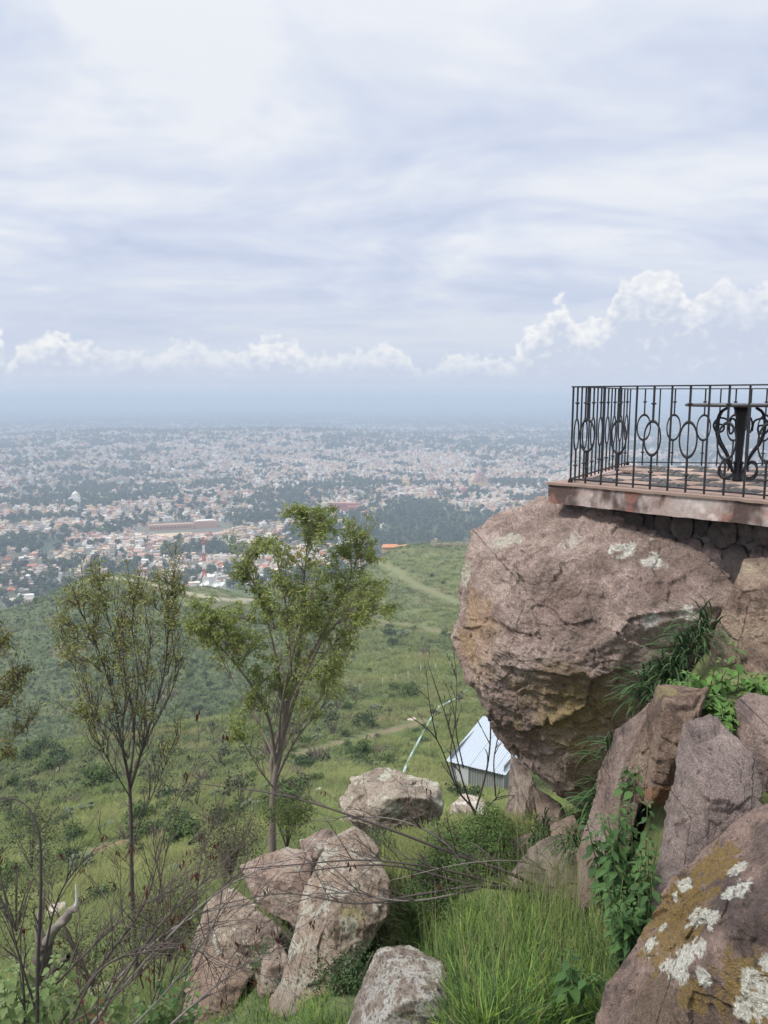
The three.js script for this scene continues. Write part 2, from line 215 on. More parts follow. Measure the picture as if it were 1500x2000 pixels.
{
  const R = rng(77), half = 0.52;
  for (const [step, r0, r1] of [[11, 790, 2600], [14, 2600, 4400], [22, 4400, 9800]]) {
    const n = Math.ceil(r1 / step);
    for (let i = -n; i <= n; i++) for (let j = 0; j <= n; j++) {
      const bx = i * step, bz = -j * step, rr = Math.hypot(bx, bz); if (rr < r0 || rr > r1 || Math.abs(Math.atan2(bx, -bz)) > half) continue;
      const x = bx + (R() - 0.5) * step * 0.6, z = bz + (R() - 0.5) * step * 0.6, t = townness(x, z), q = R(), k = R(), w = R(), u = R();
      if (LANDMARKS.some(([a, b, c]) => Math.hypot(x - a, z - b) < c)) continue;
      const grove = clamp(0.2 + 1.5 * fbm(x / 120 + 5, 3.1, z / 120, 3) + (1 - t) * 0.35 * (rr < 1900 ? 1 : 0.35));
      if (q < t * 0.95 && grove < 0.42 + u * 0.3) houses.push({ x, z, r: rr, paint: paintOf(k), tile: w < 0.09, turn: 0.35 + 0.5 * noise(x / 400, 1, z / 400) + (u < 0.5 ? 0 : Math.PI / 2), s: (0.72 + 0.5 * R()) * step / 12.5 * (rr > 4400 ? 0.75 : 1), type: Math.floor(R() * 3) });
      else if (R() < grove * (rr < 1900 ? 1.2 : 0.75) * (rr < 4400 ? 1 : 0.8)) townTrees.push({ x, z, r: rr, s: (0.95 + 0.75 * R()) * (rr > 2600 ? 1.35 : 1), tall: R() < 0.07, turn: R() * 6.28 });
    }
  }
}
const inView = (o) => { const a = Math.atan2(o.x, -o.z); return a > -0.47 && a < 0.2; };
const shows = (o) => { const y = ground(o.x, o.z) + 3, r = Math.hypot(o.x, o.z); for (let t = 0.3; t < 0.97; t += 0.02) if (y * t < ground(o.x * t, o.z * t)) return false; return true; };
{
  houses.sort((a, b) => a.r - b.r); let kept = 0; const rest = [], kinds = {};
  const roofMat = std(0.36, 0.33, 0.31), tileMat = std(0.40, 0.17, 0.1), glassMat = std(0.03, 0.035, 0.045, 0.3);
  const win = new THREE.BoxGeometry(1.3, 1.5, 0.16), mats = PAINTS.map((p) => std(...p[0], 0.92));
  const forms = ['single-storey', 'stepped', 'two-storey'];
  for (const h of houses) {
    if (kept < 290 && inView(h) && shows(h)) {
      kept++; const key = h.paint + '_' + (h.tile ? 't' : h.type);
      if (!kinds[key]) {
        const form = h.tile ? 'tiled' : forms[h.type], o = new THREE.Group();
        const wb = h.tile ? [[11, 5.2, 8, 0.6, 0]] : [[[10, 5.6, 9, 0.8, 0], [3.2, 2.4, 3, 4.8, 2, -2.6]], [[12, 4.6, 8, 0.3, 0], [6, 2.9, 8.2, 4.05, 0, 3]], [[9, 8.2, 10, 2.1, 0], [3, 2.2, 2.6, 7.3, -2, 2]]][h.type];
        part('wall', merged(wb.map(([w, hh, d, y, z, x = 0]) => box(w, hh, d, x, y, z))), mats[h.paint], o);
        if (h.tile) part('roof', gable(11, 3.2, 8, 1.9), tileMat, o); else { const b = wb[0], t = b[3] + b[1] / 2; part('roof', box(b[0] - 0.7, 0.1, b[2] - 0.7, 0, t + 0.06, 0), roofMat, o); for (const e of [1, -1]) part('parapet', box(b[0] + 0.1, 0.5, 0.3, 0, t + 0.2, e * (b[2] / 2 - 0.12)), mats[h.paint], o); }
        const fz = h.tile ? 4.06 : [4.56, 4.06, 5.06][h.type]; for (const x of [-2.6, 0.2, 2.8]) { const m = part('window', win, glassMat, o); m.position.set(x, 1.6, fz); }
        if (h.type === 2 && !h.tile) for (const x of [-2.2, 2]) { const m = part('window', win, glassMat, o); m.position.set(x, 4.6, fz); }
        kinds[key] = { o, label: `${PAINTS[h.paint][1]} ${h.tile ? 'house under a gabled red tile roof' : form + ' house with a flat roof'} in the town below the hills` };
      }
      const kd = kinds[key], c = kd.o.clone(); c.name = numbered('town_house'); c.position.copy(onGround(h.x, h.z)); c.rotation.y = h.turn; c.scale.setScalar(h.s); scene.add(c);
      tag(c, kd.label, 'house', 'houses of the hazy town on the plain');
    } else rest.push(h);
  }
  const D = new THREE.Object3D(), C = new THREE.Color(), R = rng(8);
  const put = (name, geo, list, label) => { const m = shade(new THREE.InstancedMesh(geo, new THREE.MeshStandardMaterial({ vertexColors: true, roughness: 0.92 }), list.length)); m.name = name; list.forEach((h, i) => { D.position.copy(onGround(h.x, h.z)); D.rotation.set(0, h.turn, 0); D.scale.set(h.s * (0.8 + 0.5 * R()), h.s * (0.75 + 0.5 * R()), h.s * (0.8 + 0.4 * R())); D.updateMatrix(); m.setMatrixAt(i, D.matrix); const p = PAINTS[h.paint][0], v = 0.8 + 0.35 * R(); m.setColorAt(i, C.setRGB(p[0] * v, p[1] * v, p[2] * v)); }); scene.add(m); tag(m, label, 'town', null, 'stuff'); };
  shells.forEach((g, k) => put(numbered('far_town'), g, rest.filter((h) => !h.tile && h.type === k), ['far low flat-roofed houses of the town dissolving into haze', 'far stepped houses of the town dissolving into haze', 'far two-storey houses of the town dissolving into haze'][k]));
  put(numbered('far_town'), tileShell, rest.filter((h) => h.tile), 'far red-roofed houses of the town dissolving into haze');
  console.log('houses', houses.length, 'trees', townTrees.length);
}
// a crown of leaf-clump faces spread through a lumpy volume, roots at y = 0
function crown(seed, n, w, h, base, size, lumps = 7, flat = 0.5) {
  const R = rng(seed), pos = [], idx = [], L = []; for (let i = 0; i < lumps; i++) { const a = R() * 6.28, q = Math.sqrt(R()) * 0.62; L.push([Math.cos(a) * q * w / 2, base + h * (0.2 + 0.62 * R()), Math.sin(a) * q * w / 2, (0.3 + 0.25 * R()) * w / 2]); }
  for (let i = 0; i < n; i++) {
    const l = L[Math.floor(R() * lumps)], d = V(R() * 2 - 1, R() * 2 - 1, R() * 2 - 1).normalize().multiplyScalar(l[3] * (0.62 + 0.42 * R())); d.y *= h / w * 1.1;
    const c = V(l[0], l[1], l[2]).add(d), nn = d.clone().normalize().add(V(R() - 0.5, R() - 0.2, R() - 0.5).multiplyScalar(1.3)).normalize(), t = V(R() - 0.5, R() - 0.5, R() - 0.5).cross(nn).normalize(), b = nn.clone().cross(t), s1 = size * (0.6 + 0.8 * R()), s2 = s1 * flat, o = pos.length / 3;
    for (const [u, v] of [[-1, 0], [0, -1], [1, 0], [0, 1]]) pos.push(c.x + t.x * u * s1 + b.x * v * s2, c.y + t.y * u * s1 + b.y * v * s2, c.z + t.z * u * s1 + b.z * v * s2); idx.push(o, o + 1, o + 2, o, o + 2, o + 3);
  }
  return geoFrom(pos, idx);
}
{
  townTrees.sort((a, b) => a.r - b.r);
  const crowns = [crown(1, 260, 9, 7, 1.2, 0.85), crown(2, 260, 10, 8, 1.0, 0.9, 9), crown(3, 240, 8, 9, 1.2, 0.85, 8), crown(4, 200, 3.2, 13, 0.2, 0.6, 12)];
  const mats = [[0.05, 0.085, 0.035], [0.06, 0.1, 0.032], [0.04, 0.07, 0.034]].map((c) => leafMat(...c, 0.2)), trunkMat = std(0.1, 0.075, 0.055), trunk = new THREE.CylinderGeometry(0.2, 0.35, 4, 6).translate(0, 1.2, 0);
  const names = ['broad dark green tree rising among the town roofs', 'round mid green tree rising among the town roofs', 'full dark olive tree rising among the town roofs', 'slim dark cypress standing among the town houses'];
  let kept = 0; const rest = [[], [], [], []], R = rng(31);
  const protos = crowns.map((g, k) => { const o = new THREE.Group(); part('trunk', trunk, trunkMat, o); part('crown', g, mats[k % 3], o); return o; });
  for (const t of townTrees) { const k = t.tall ? 3 : Math.floor(R() * 3); if (kept < 290 && inView(t) && shows(t)) { kept++; const c = protos[k].clone(); c.name = numbered(t.tall ? 'cypress_tree' : 'town_tree'); c.position.copy(onGround(t.x, t.z)); c.rotation.y = t.turn; c.scale.setScalar(t.s); scene.add(c); tag(c, names[k], 'tree', 'trees among the town houses'); } else rest[k].push(t); }
  const D = new THREE.Object3D(), C = new THREE.Color();
  rest.forEach((list, k) => { if (!list.length) return; const m = shade(new THREE.InstancedMesh(crowns[k], leafMat(1, 1, 1, 0.2), list.length)); m.name = numbered('far_woodland'); list.forEach((t, i) => { D.position.copy(onGround(t.x, t.z)); D.rotation.set(0, t.turn, 0); D.scale.set(t.s, t.s * (0.8 + 0.4 * R()), t.s); D.updateMatrix(); m.setMatrixAt(i, D.matrix); const v = 0.7 + 0.6 * R(), y = R() < 0.07 ? 1.9 : 1; m.setColorAt(i, C.setRGB(0.05 * v * y, 0.083 * v * y, 0.035 * v)); }); scene.add(m); tag(m, ['far woodland of broad trees between the town blocks', 'far woodland of round trees between the town blocks', 'far woodland of full trees between the town blocks', 'far cypresses standing between the town blocks'][k], 'woodland', null, 'stuff'); });
  // scrub of the open plain, far out
  const P = rng(91), list = []; for (let i = 0; i < 16000; i++) { const a = -0.5 + P(), r = 3000 * (5.5 ** P()), x = r * Math.sin(a), z = -r * Math.cos(a); if (fbm(x / 600, 2, z / 350, 3) + 0.1 > P() * 0.5 - 0.05) list.push([x, z, r]); }
  const m = shade(new THREE.InstancedMesh(crowns[1], leafMat(0.05, 0.08, 0.04, 0.1), list.length)); m.name = 'plain_scrub'; list.forEach(([x, z, r], i) => { const q = (0.8 + P()) * Math.min(2.4, 0.6 + r / 6000); D.position.copy(onGround(x, z, -0.5)); D.rotation.set(0, P() * 6, 0); D.scale.set(q * 2.2, q * 0.8, q); D.updateMatrix(); m.setMatrixAt(i, D.matrix); }); scene.add(m); tag(m, 'dark scrub patches across the far hazy plain', 'scrub', null, 'stuff');
}
// landmarks
{
  const pink = std(0.5, 0.3, 0.25), yellow = std(0.58, 0.43, 0.2), [cx, cz] = polar(935, 1826), o = thing('parish_church', 'pink church with pointed central spire rising above the old town', 'church', onGround(cx, cz, -1)); o.rotation.y = 0.25;
  const cone = (r, h, x, y, z, n = 8) => { const g = new THREE.CylinderGeometry(0.05, r, h, n); g.translate(x, y + h / 2, z); return g; };
  part('tower', merged([box(11, 24, 11, 0, 12, 0), box(9, 10, 9, 0, 29, 0)]), pink, o); part('spire', merged([cone(5, 14, 0, 34, 0), cone(1.6, 8, -4.5, 30, 4.5), cone(1.6, 8, 4.5, 30, 4.5)]), pink, o);
  for (const x of [-11, 11]) { part('side_tower', merged([box(7, 20, 7, x, 10, 1), cone(3.6, 11, x, 20, 1)]), pink, o); } for (const x of [-17, 17]) part('pinnacle', merged([box(4, 13, 4, x, 6.5, 0), cone(2.2, 7, x, 13, 0)]), pink, o);
  part('nave', merged([box(24, 14, 40, 0, 7, -26), cone(7, 9, 0, 14, -38, 12)]), std(0.52, 0.4, 0.29), o); part('forecourt_wall', box(42, 9, 6, 0, 4.5, 9), yellow, o);
  for (const x of [-2.6, 2.6]) part('window', box(1.6, 6, 0.4, x, 16, 5.6), std(0.06, 0.04, 0.04), o);
  const [yx, yz] = polar(792, 1800), y = thing('yellow_church', 'small yellow church with twin bell towers among the old town roofs', 'church', onGround(yx, yz, -1)); part('nave', box(14, 12, 30, 0, 6, -14), yellow, y); for (const x of [-6, 6]) part('bell_tower', merged([box(5, 18, 5, x, 9, 2), cone(2.6, 5, x, 18, 2)]), yellow, y); part('dome', new THREE.SphereGeometry(5, 16, 8, 0, 6.28, 0, 1.57).translate(0, 12, -18), pink, y);
  const [rx, rz] = polar(868, 1980), rr = thing('pink_tower_house', 'rose pink square tower standing in the old town below the church', 'building', onGround(rx, rz, -1)); rr.position.copy(onGround(...polar(905, 1640), -1)); part('wall', box(11, 17, 10, 0, 8.5, 0), std(0.55, 0.22, 0.22), rr); for (const x of [-3, 0, 3]) part('window', box(1.4, 3, 0.3, x, 11, 5.1), std(0.08, 0.03, 0.03), rr);
  const [dx, dz] = polar(152, 1600), d = thing('domed_church', 'white church with a round dome among the town houses', 'church', onGround(dx, dz, -1)); part('wall', merged([box(22, 12, 16, 0, 6, 0), box(12, 7, 12, 0, 14, 0)]), std(0.68, 0.66, 0.62), d); part('dome', new THREE.SphereGeometry(6, 20, 10, 0, 6.28, 0, 1.57).translate(0, 17.3, 0), std(0.7, 0.68, 0.62), d); part('lantern', cone(1.2, 3, 0, 23, 0), std(0.7, 0.68, 0.62), d);
  const [wx, wz] = polar(587, 1800), w = thing('sports_hall', 'large white hall with an arched roof in the middle of town', 'hall', onGround(wx, wz)); part('wall', box(34, 5, 24, 0, 1.5, 0), std(0.6, 0.58, 0.55), w); part('roof', new THREE.CylinderGeometry(17, 17, 24, 24, 1, false, -0.95, 1.9).rotateZ(0).rotateX(Math.PI / 2).scale(1, 0.62, 1).rotateY(0).translate(0, -2.4, 0), std(0.75, 0.75, 0.74, 0.6), w);
  const [bx, bz] = polar(672, 1400), b = thing('red_hotel', 'long dark red block with flat roof above the wooded park', 'building', onGround(bx, bz, -1)); b.rotation.y = -0.1; part('wall', merged([box(46, 13, 18, 0, 6.5, 0), box(20, 9, 24, 18, 4.5, 8)]), std(0.36, 0.12, 0.09), b); part('roof', box(44, 0.4, 16, 0, 13.3, 0), std(0.4, 0.25, 0.2), b); for (let i = -4; i <= 4; i++) part('window', box(2.2, 2.4, 0.3, i * 4.8, 8.5, 9.1), std(0.08, 0.05, 0.05), b);
  const [ax, az] = polar(345, 1235), a = thing('arcaded_hall', 'long salmon hall with a row of windows beside the bare earth yard', 'building', onGround(ax, az, -1)); a.rotation.y = 0.3; part('wall', merged([box(66, 9, 12, -8, 4.5, 0), box(34, 11, 18, 44, 5.5, -6)]), std(0.5, 0.31, 0.22), a); part('roof', merged([box(64, 0.4, 11, -8, 9.2, 0)]), std(0.42, 0.26, 0.2), a); part('awning', box(26, 0.5, 12, 44, 12, -6), std(0.7, 0.7, 0.68), a); for (let i = 0; i < 14; i++) part('window', box(2, 3, 0.3, -36 + i * 4.3, 5, 6.1), std(0.16, 0.08, 0.06), a);
  const [ex, ez] = polar(368, 1165), e = new THREE.Group(); const yard = (w2, d2, x, z, c, lab) => { const g = new THREE.PlaneGeometry(w2, d2, 24, 12).rotateX(-Math.PI / 2).rotateY(0.3), p = g.attributes.position; for (let i = 0; i < p.count; i++) { const X = p.getX(i) + ex + x, Z = p.getZ(i) + ez + z; p.setXYZ(i, X, ground(X, Z) + 1.2, Z); } g.computeVertexNormals(); const m = top('earth_yard', g, std(...c), lab, 'yard', null, 'structure'); return m; };
  yard(62, 42, -26, 0, [0.5, 0.38, 0.25], 'pale bare earth yard in the town'); yard(44, 36, 30, -8, [0.4, 0.23, 0.16], 'reddish bare earth court in the town');
  // radio mast with dishes on its white block
  const [mx, mz] = polar(397, 640), mp = onGround(mx, mz), mast = thing('radio_mast', 'red and white banded lattice mast rising behind the grassy saddle', 'mast', mp); const red = std(0.5, 0.1, 0.06), wht = std(0.75, 0.74, 0.72);
  const H0 = 46, bands = 7; for (let k = 0; k < bands; k++) { const y0 = k * H0 / bands, y1 = (k + 1) * H0 / bands, w0 = mix(3.4, 0.8, k / bands), w1 = mix(3.4, 0.8, (k + 1) / bands), gs = []; const bar = (p, q, t = 0.17) => { const dd = q.clone().sub(p), g = new THREE.CylinderGeometry(t, t, dd.length(), 5); g.translate(0, dd.length() / 2, 0); g.applyQuaternion(new THREE.Quaternion().setFromUnitVectors(V(0, 1, 0), dd.normalize())); g.translate(p.x, p.y, p.z); gs.push(g); }; const cs = [[-1, -1], [1, -1], [1, 1], [-1, 1]]; for (let i = 0; i < 4; i++) { const c = cs[i], n = cs[(i + 1) % 4]; bar(V(c[0] * w0 / 2, y0, c[1] * w0 / 2), V(c[0] * w1 / 2, y1, c[1] * w1 / 2), 0.24); for (let t = 0; t < 2; t++) { const ya = mix(y0, y1, t / 2), yb = mix(y0, y1, (t + 1) / 2), wa = mix(w0, w1, t / 2), wb = mix(w0, w1, (t + 1) / 2); bar(V(c[0] * wa / 2, ya, c[1] * wa / 2), V(n[0] * wb / 2, yb, n[1] * wb / 2)); bar(V(n[0] * wa / 2, ya, n[1] * wa / 2), V(c[0] * wb / 2, yb, c[1] * wb / 2)); } } part('lattice_section', merged(gs), k % 2 ? wht : red, mast); }
  const blk = thing('transmitter_block', 'white and salmon low building beside the radio mast', 'building', onGround(...polar(412, 645), 0)); part('wall', merged([box(19, 8, 12, 0, 3.5, 0), box(9, 7, 9, -3, 10.5, -2)]), std(0.66, 0.65, 0.63), blk); part('awning', box(6, 2.2, 5, 1, 3.2, 6.6), std(0.5, 0.22, 0.15), blk); for (const x of [-6, 4]) part('window', box(1.6, 1.6, 0.2, x, 5, 6.1), std(0.05, 0.05, 0.06), blk);
  for (const [px, sy, lab] of [[403, 10.4, 'large white satellite dish on the transmitter block roof'], [420, 8.2, 'white satellite dish tilted beside the larger one by the mast']]) { const q = onGround(...polar(px, 642), 0), di = thing('satellite_dish', lab, 'satellite dish', V(q.x, blk.position.y + sy, q.z + 6)); const dg = new THREE.SphereGeometry(3.6, 20, 8, 0, 6.28, 0, 0.75).translate(0, -3.6, 0).rotateX(Math.PI).translate(0, 0, 0); dg.rotateX(0.85); part('reflector', dg, new THREE.MeshStandardMaterial({ color: 0xd8d8d4, roughness: 0.5, side: THREE.DoubleSide }), di); part('post', box(0.5, 4, 0.5, 0, -1.9, -0.6), wht, di); }
  const pole = thing('street_pole', 'thin pale lamp pole by the road behind the saddle', 'pole', onGround(...polar(437, 620))); part('shaft', new THREE.CylinderGeometry(0.18, 0.25, 14, 6).translate(0, 7, 0), std(0.6, 0.6, 0.58), pole); part('arm', box(2.2, 0.2, 0.3, -1, 13.8, 0), std(0.6, 0.6, 0.58), pole);
  { const pos = [], idx = []; const rp = [[432, 560], [450, 575], [475, 600], [520, 640]]; rp.forEach(([px, r], i) => { for (const s2 of [-4, 4]) { const [x, z] = polar(px, r + s2); pos.push(x, ground(x, z) + 0.8, z); } if (i) { const k = i * 2; idx.push(k - 2, k - 1, k, k - 1, k + 1, k); } }); top('road', geoFrom(pos, idx), std(0.28, 0.28, 0.29), 'grey road bending behind the grassy saddle', 'road', null, 'structure'); }
  // ruined wall on the right-hand hilltop
  const wallRock = std(0.36, 0.31, 0.24), rw = thing('ruined_wall', 'long pale broken masonry wall along the grassy hilltop', 'wall'); const R = rng(3); for (let i = 0; i < 22; i++) { const [x, z] = polar(845 + i * 6.2, 401 + R()), h = 1.5 + 1.1 * R() + (i < 2 ? 2.2 : 0), g = new THREE.BoxGeometry(1.75, h, 0.7, 2, 3, 1), p = g.attributes.position; for (let k = 0; k < p.count; k++) p.setXYZ(k, p.getX(k) + (R() - 0.5) * 0.12, p.getY(k) + (p.getY(k) > h * 0.4 ? (R() - 0.5) * 0.5 : 0), p.getZ(k)); g.computeVertexNormals(); const m = part('wall_section', g, wallRock, rw); m.position.set(x, ground(x, z) + h / 2 - 0.5, z); }
  const [tx, tz] = polar(762, 412), th = thing('tile_roof_ruin', 'low building with a broken orange tile roof at the hilltop edge', 'building', onGround(tx, tz, 0)); part('wall', box(9, 3, 4, 0, 1, 0), std(0.5, 0.35, 0.25), th); part('roof', gable(7, 2.4, 4, 1.4), std(0.5, 0.22, 0.12), th); part('lean_to', box(6, 0.2, 3, 6.4, 2.2, 0).rotateZ(0.12), std(0.52, 0.26, 0.14), th);
}
console.log('town done');

// ---------------------------------------------------------------- rocks
// A rock is the rounded hull of corner points; its skin is a dense mesh with strata, chips and cracks, coloured by mineral and lichen.
const grainTex = noiseTexture(1024, (u, v) => {     // mineral grain: crystals, pits and fine mottling
  const t = 6.28318, X = Math.cos(u * t) * 1.6, Y = Math.sin(u * t) * 1.6, Z = Math.cos(v * t) * 1.6, Q = Math.sin(v * t) * 1.6, a = fbm(X * 4 + Z * 2.7 + 3, Y * 4 + Q * 2.2, Q * 3.4 - Z * 2.3 + X, 5, 0.75), b = noise(X * 26 + Z * 13, Y * 26 - Q * 17, Q * 21 + Z * 24), d = noise(X * 60 + Z * 33, Y * 60 - Q * 37, Q * 51 + Z * 64);
  let g = 0.64 + a * 0.85 + b * 0.10 + d * 0.10; if (b > 0.42) g -= (b - 0.42) * 1.6; if (d > 0.45) g += 0.22; return [g, g * 0.985, g * 0.97]; });
const rockMat = new THREE.MeshStandardMaterial({ vertexColors: true, map: grainTex, bumpMap: grainTex, bumpScale: 0.03, roughness: 0.93, color: new THREE.Color().setRGB(2.25, 2.2, 2.18) });
const ROCKS = [];
function hullPlanes(points) {
  const c = points.reduce((a, p) => a.add(p), V(0, 0, 0)).multiplyScalar(1 / points.length), h = new ConvexHull().setFromPoints(points), pl = [];
  for (const f of h.faces) { const n = f.normal.clone(), d = n.dot(f.edge.head().point) - n.dot(c); if (d > 0.005 && !pl.some((q) => q.n.dot(n) > 0.985 && Math.abs(q.d - d) < 0.08 * d + 0.01)) pl.push({ n, d }); }
  return { c, pl };
}
const hash3 = (i, j, k, s) => { let h = Math.imul(i, 374761393) ^ Math.imul(j, 668265263) ^ Math.imul(k, 1274126177) ^ Math.imul(s, 974634599); h = Math.imul(h ^ (h >>> 13), 1274126177); return ((h ^ (h >>> 16)) >>> 0) / 4294967296; };
function chips(x, y, z, s) { // broken faces: every fracture cell is a small tilted plane, so neighbours meet in sharp steps
  const I = Math.floor(x), J = Math.floor(y), K = Math.floor(z); let best = 9, h = 0;
  for (let i = I - 1; i <= I + 1; i++) for (let j = J - 1; j <= J + 1; j++) for (let k = K - 1; k <= K + 1; k++) { const a = hash3(i, j, k, s), b = hash3(i, j, k, s + 1), c = hash3(i, j, k, s + 2), dx = x - i - a, dy = y - j - b, dz = z - k - c, d = dx * dx + dy * dy + dz * dz; if (d < best) { best = d; h = (hash3(i, j, k, s + 3) - 0.5) + (c - 0.5) * 1.7 * dx + (a - 0.5) * 1.7 * dy + (b - 0.5) * 1.7 * dz; } }
  return h;
}
function rockGeo(points, N, o, colour) {
  const { c, pl } = hullPlanes(points), P = Math.max(o.sharp ?? 220, 220), pos = [], idx = [], keys = new Map(), S = o.seed, up = o.strata ?? V(0.25, 0.9, 0.3).normalize(), e = o.scale ?? 1;
  const axis = V(0, 0, 0); const lo = V(1e9, 1e9, 1e9), hi = V(-1e9, -1e9, -1e9); for (const p of points) { lo.min(p); hi.max(p); } axis.subVectors(hi, lo).multiplyScalar(0.5);
  const put = (u, v, f) => {
    const d = f === 0 ? V(1, u, v) : f === 1 ? V(-1, u, -v) : f === 2 ? V(u, 1, v) : f === 3 ? V(u, -1, -v) : f === 4 ? V(-u, v, 1) : V(u, v, -1);
    const key = Math.round(d.x * 4096) + ',' + Math.round(d.y * 4096) + ',' + Math.round(d.z * 4096); let i = keys.get(key); if (i !== undefined) return i;
    const t = (x) => Math.tan(x * 0.7854); d.set(t(d.x), t(d.y), t(d.z)).multiply(axis).normalize();
    let m = 0; for (const q of pl) { const k = q.n.dot(d) / q.d; if (k > 0) m = Math.max(m, k); } let sum = 0; for (const q of pl) { const k = q.n.dot(d) / q.d; if (k > m * 0.6) sum += (k / m) ** P; }
    const r = 1.0 / (m * sum ** (1 / P)), p = d.clone().multiplyScalar(r).add(c), X = p.x / e, Y = p.y / e, Z = p.z / e;
    const st = (p.dot(up)) / e * (o.layers ?? 5) + 1.6 * fbm(X * 1.1 + S, Y * 1.1, Z * 1.1, 3), saw = st - Math.floor(st);
    let h = (o.rough ?? 1) * e * ((o.lump ?? 0.03) * fbm(X * 1.4 + S, Y * 1.4, Z * 1.4 + S, 3) + 0.04 * fbm(X * 4.5, Y * 4.5 + S, Z * 4.5, 3) + 0.030 * fbm(X * 13, Y * 15, Z * 13 + S, 4, 0.62) + 0.008 * noise(X * 55, Y * 55, Z * 55) + 0.02 * (0.3 - Math.abs(noise(X * 5.1, Y * 6.3 + S, Z * 5.1))) + (o.chip ?? 0.5) * (N > 20 ? 0.13 * chips(X * 1.5 + 0.25 * noise(X * 3, Y * 3, Z * 3), Y * 1.8, Z * 1.5, (S * 10) | 0) + 0.055 * chips(X * 4.2 + 0.2 * noise(X * 7, Y * 7, Z * 7), Y * 5, Z * 4.2, (S * 10 + 7) | 0) + 0.02 * chips(X * 12, Y * 14, Z * 12, (S * 10 + 9) | 0) : 0) + 0.030 * (sstep(0, 0.82, saw) - sstep(0.82, 1, saw)) * sstep(-0.2, 0.35, noise(X * 0.9 + 5, Y * 0.9 + S, Z * 0.9)));
    const cw = p.dot(up) / e, cr = Math.abs(noise(cw * 1.7 + 9 + S, X * 0.35 + S, Z * 0.35) + 0.05 * noise(X * 5, Y * 5, Z * 5)); if (cr < 0.03) h -= 0.05 * e * (1 - cr / 0.03) * (o.cracks ?? 1) * sstep(-0.1, 0.3, noise(X * 0.8 + 7, Y * 0.8 + S, Z * 0.8));
    if (o.dents) for (const [q, rad, dep] of o.dents) { const dd = q.distanceTo(p) / rad; if (dd < 1) h -= dep * (1 - sstep(0.55, 1, dd + 0.25 * noise(X * 5, Y * 5, Z * 5))); }
    p.addScaledVector(d, h); i = pos.length / 3; pos.push(p.x, p.y, p.z); keys.set(key, i); return i;
  };
  for (let f = 0; f < 6; f++) for (let a = 0; a < N; a++) for (let b = 0; b < N; b++) { const g = (k) => -1 + 2 * k / N, A = put(g(a), g(b), f), B = put(g(a + 1), g(b), f), C = put(g(a + 1), g(b + 1), f), D = put(g(a), g(b + 1), f); idx.push(A, B, C, A, C, D); }
  const col = new Float32Array(pos.length); for (let i = 0; i < pos.length; i += 3) col.set(colour(pos[i], pos[i + 1], pos[i + 2]), i);
  const g = geoFrom(pos, idx, col);
  // the faces must look outward
  const p = g.attributes.position, n = g.attributes.normal; let w = 0; for (let i = 0; i < p.count; i += 17) w += (p.getX(i) - c.x) * n.getX(i) + (p.getY(i) - c.y) * n.getY(i) + (p.getZ(i) - c.z) * n.getZ(i);
  if (w < 0) { const ix = g.index.array; for (let i = 0; i < ix.length; i += 3) { const t = ix[i]; ix[i] = ix[i + 1]; ix[i + 1] = t; } g.computeVertexNormals(); }
  // grain laid on by the side each face looks to; where sides meet the vertices are doubled
  const ix = g.index.array, N3 = g.attributes.normal.array, P3 = g.attributes.position.array, C3 = g.attributes.color.array, seen = new Map(), op = [], on = [], oc = [], ou = [], oi = [], us = 1 / (0.55 * Math.max(0.55, e * 1.1));
  for (let i = 0; i < ix.length; i += 3) {
    const nx = Math.abs(N3[ix[i] * 3] + N3[ix[i + 1] * 3] + N3[ix[i + 2] * 3]), ny = Math.abs(N3[ix[i] * 3 + 1] + N3[ix[i + 1] * 3 + 1] + N3[ix[i + 2] * 3 + 1]), nz = Math.abs(N3[ix[i] * 3 + 2] + N3[ix[i + 1] * 3 + 2] + N3[ix[i + 2] * 3 + 2]), ax = nx > ny && nx > nz ? 0 : ny > nz ? 1 : 2;
    for (let k = 0; k < 3; k++) { const v = ix[i + k], id = v * 3 + ax; let q = seen.get(id); if (q === undefined) { q = op.length / 3; seen.set(id, q); const x = P3[v * 3], y = P3[v * 3 + 1], z = P3[v * 3 + 2]; op.push(x, y, z); on.push(N3[v * 3], N3[v * 3 + 1], N3[v * 3 + 2]); oc.push(C3[v * 3], C3[v * 3 + 1], C3[v * 3 + 2]); if (ax === 0) ou.push(z * us, y * us); else if (ax === 1) ou.push(x * us, z * us); else ou.push(x * us, y * us); } oi.push(q); }
  }
  const r2 = new THREE.BufferGeometry(); r2.setAttribute('position', new THREE.Float32BufferAttribute(op, 3)); r2.setAttribute('normal', new THREE.Float32BufferAttribute(on, 3)); r2.setAttribute('color', new THREE.Float32BufferAttribute(oc, 3)); r2.setAttribute('uv', new THREE.Float32BufferAttribute(ou, 2)); r2.setIndex(oi);
  return r2;
}
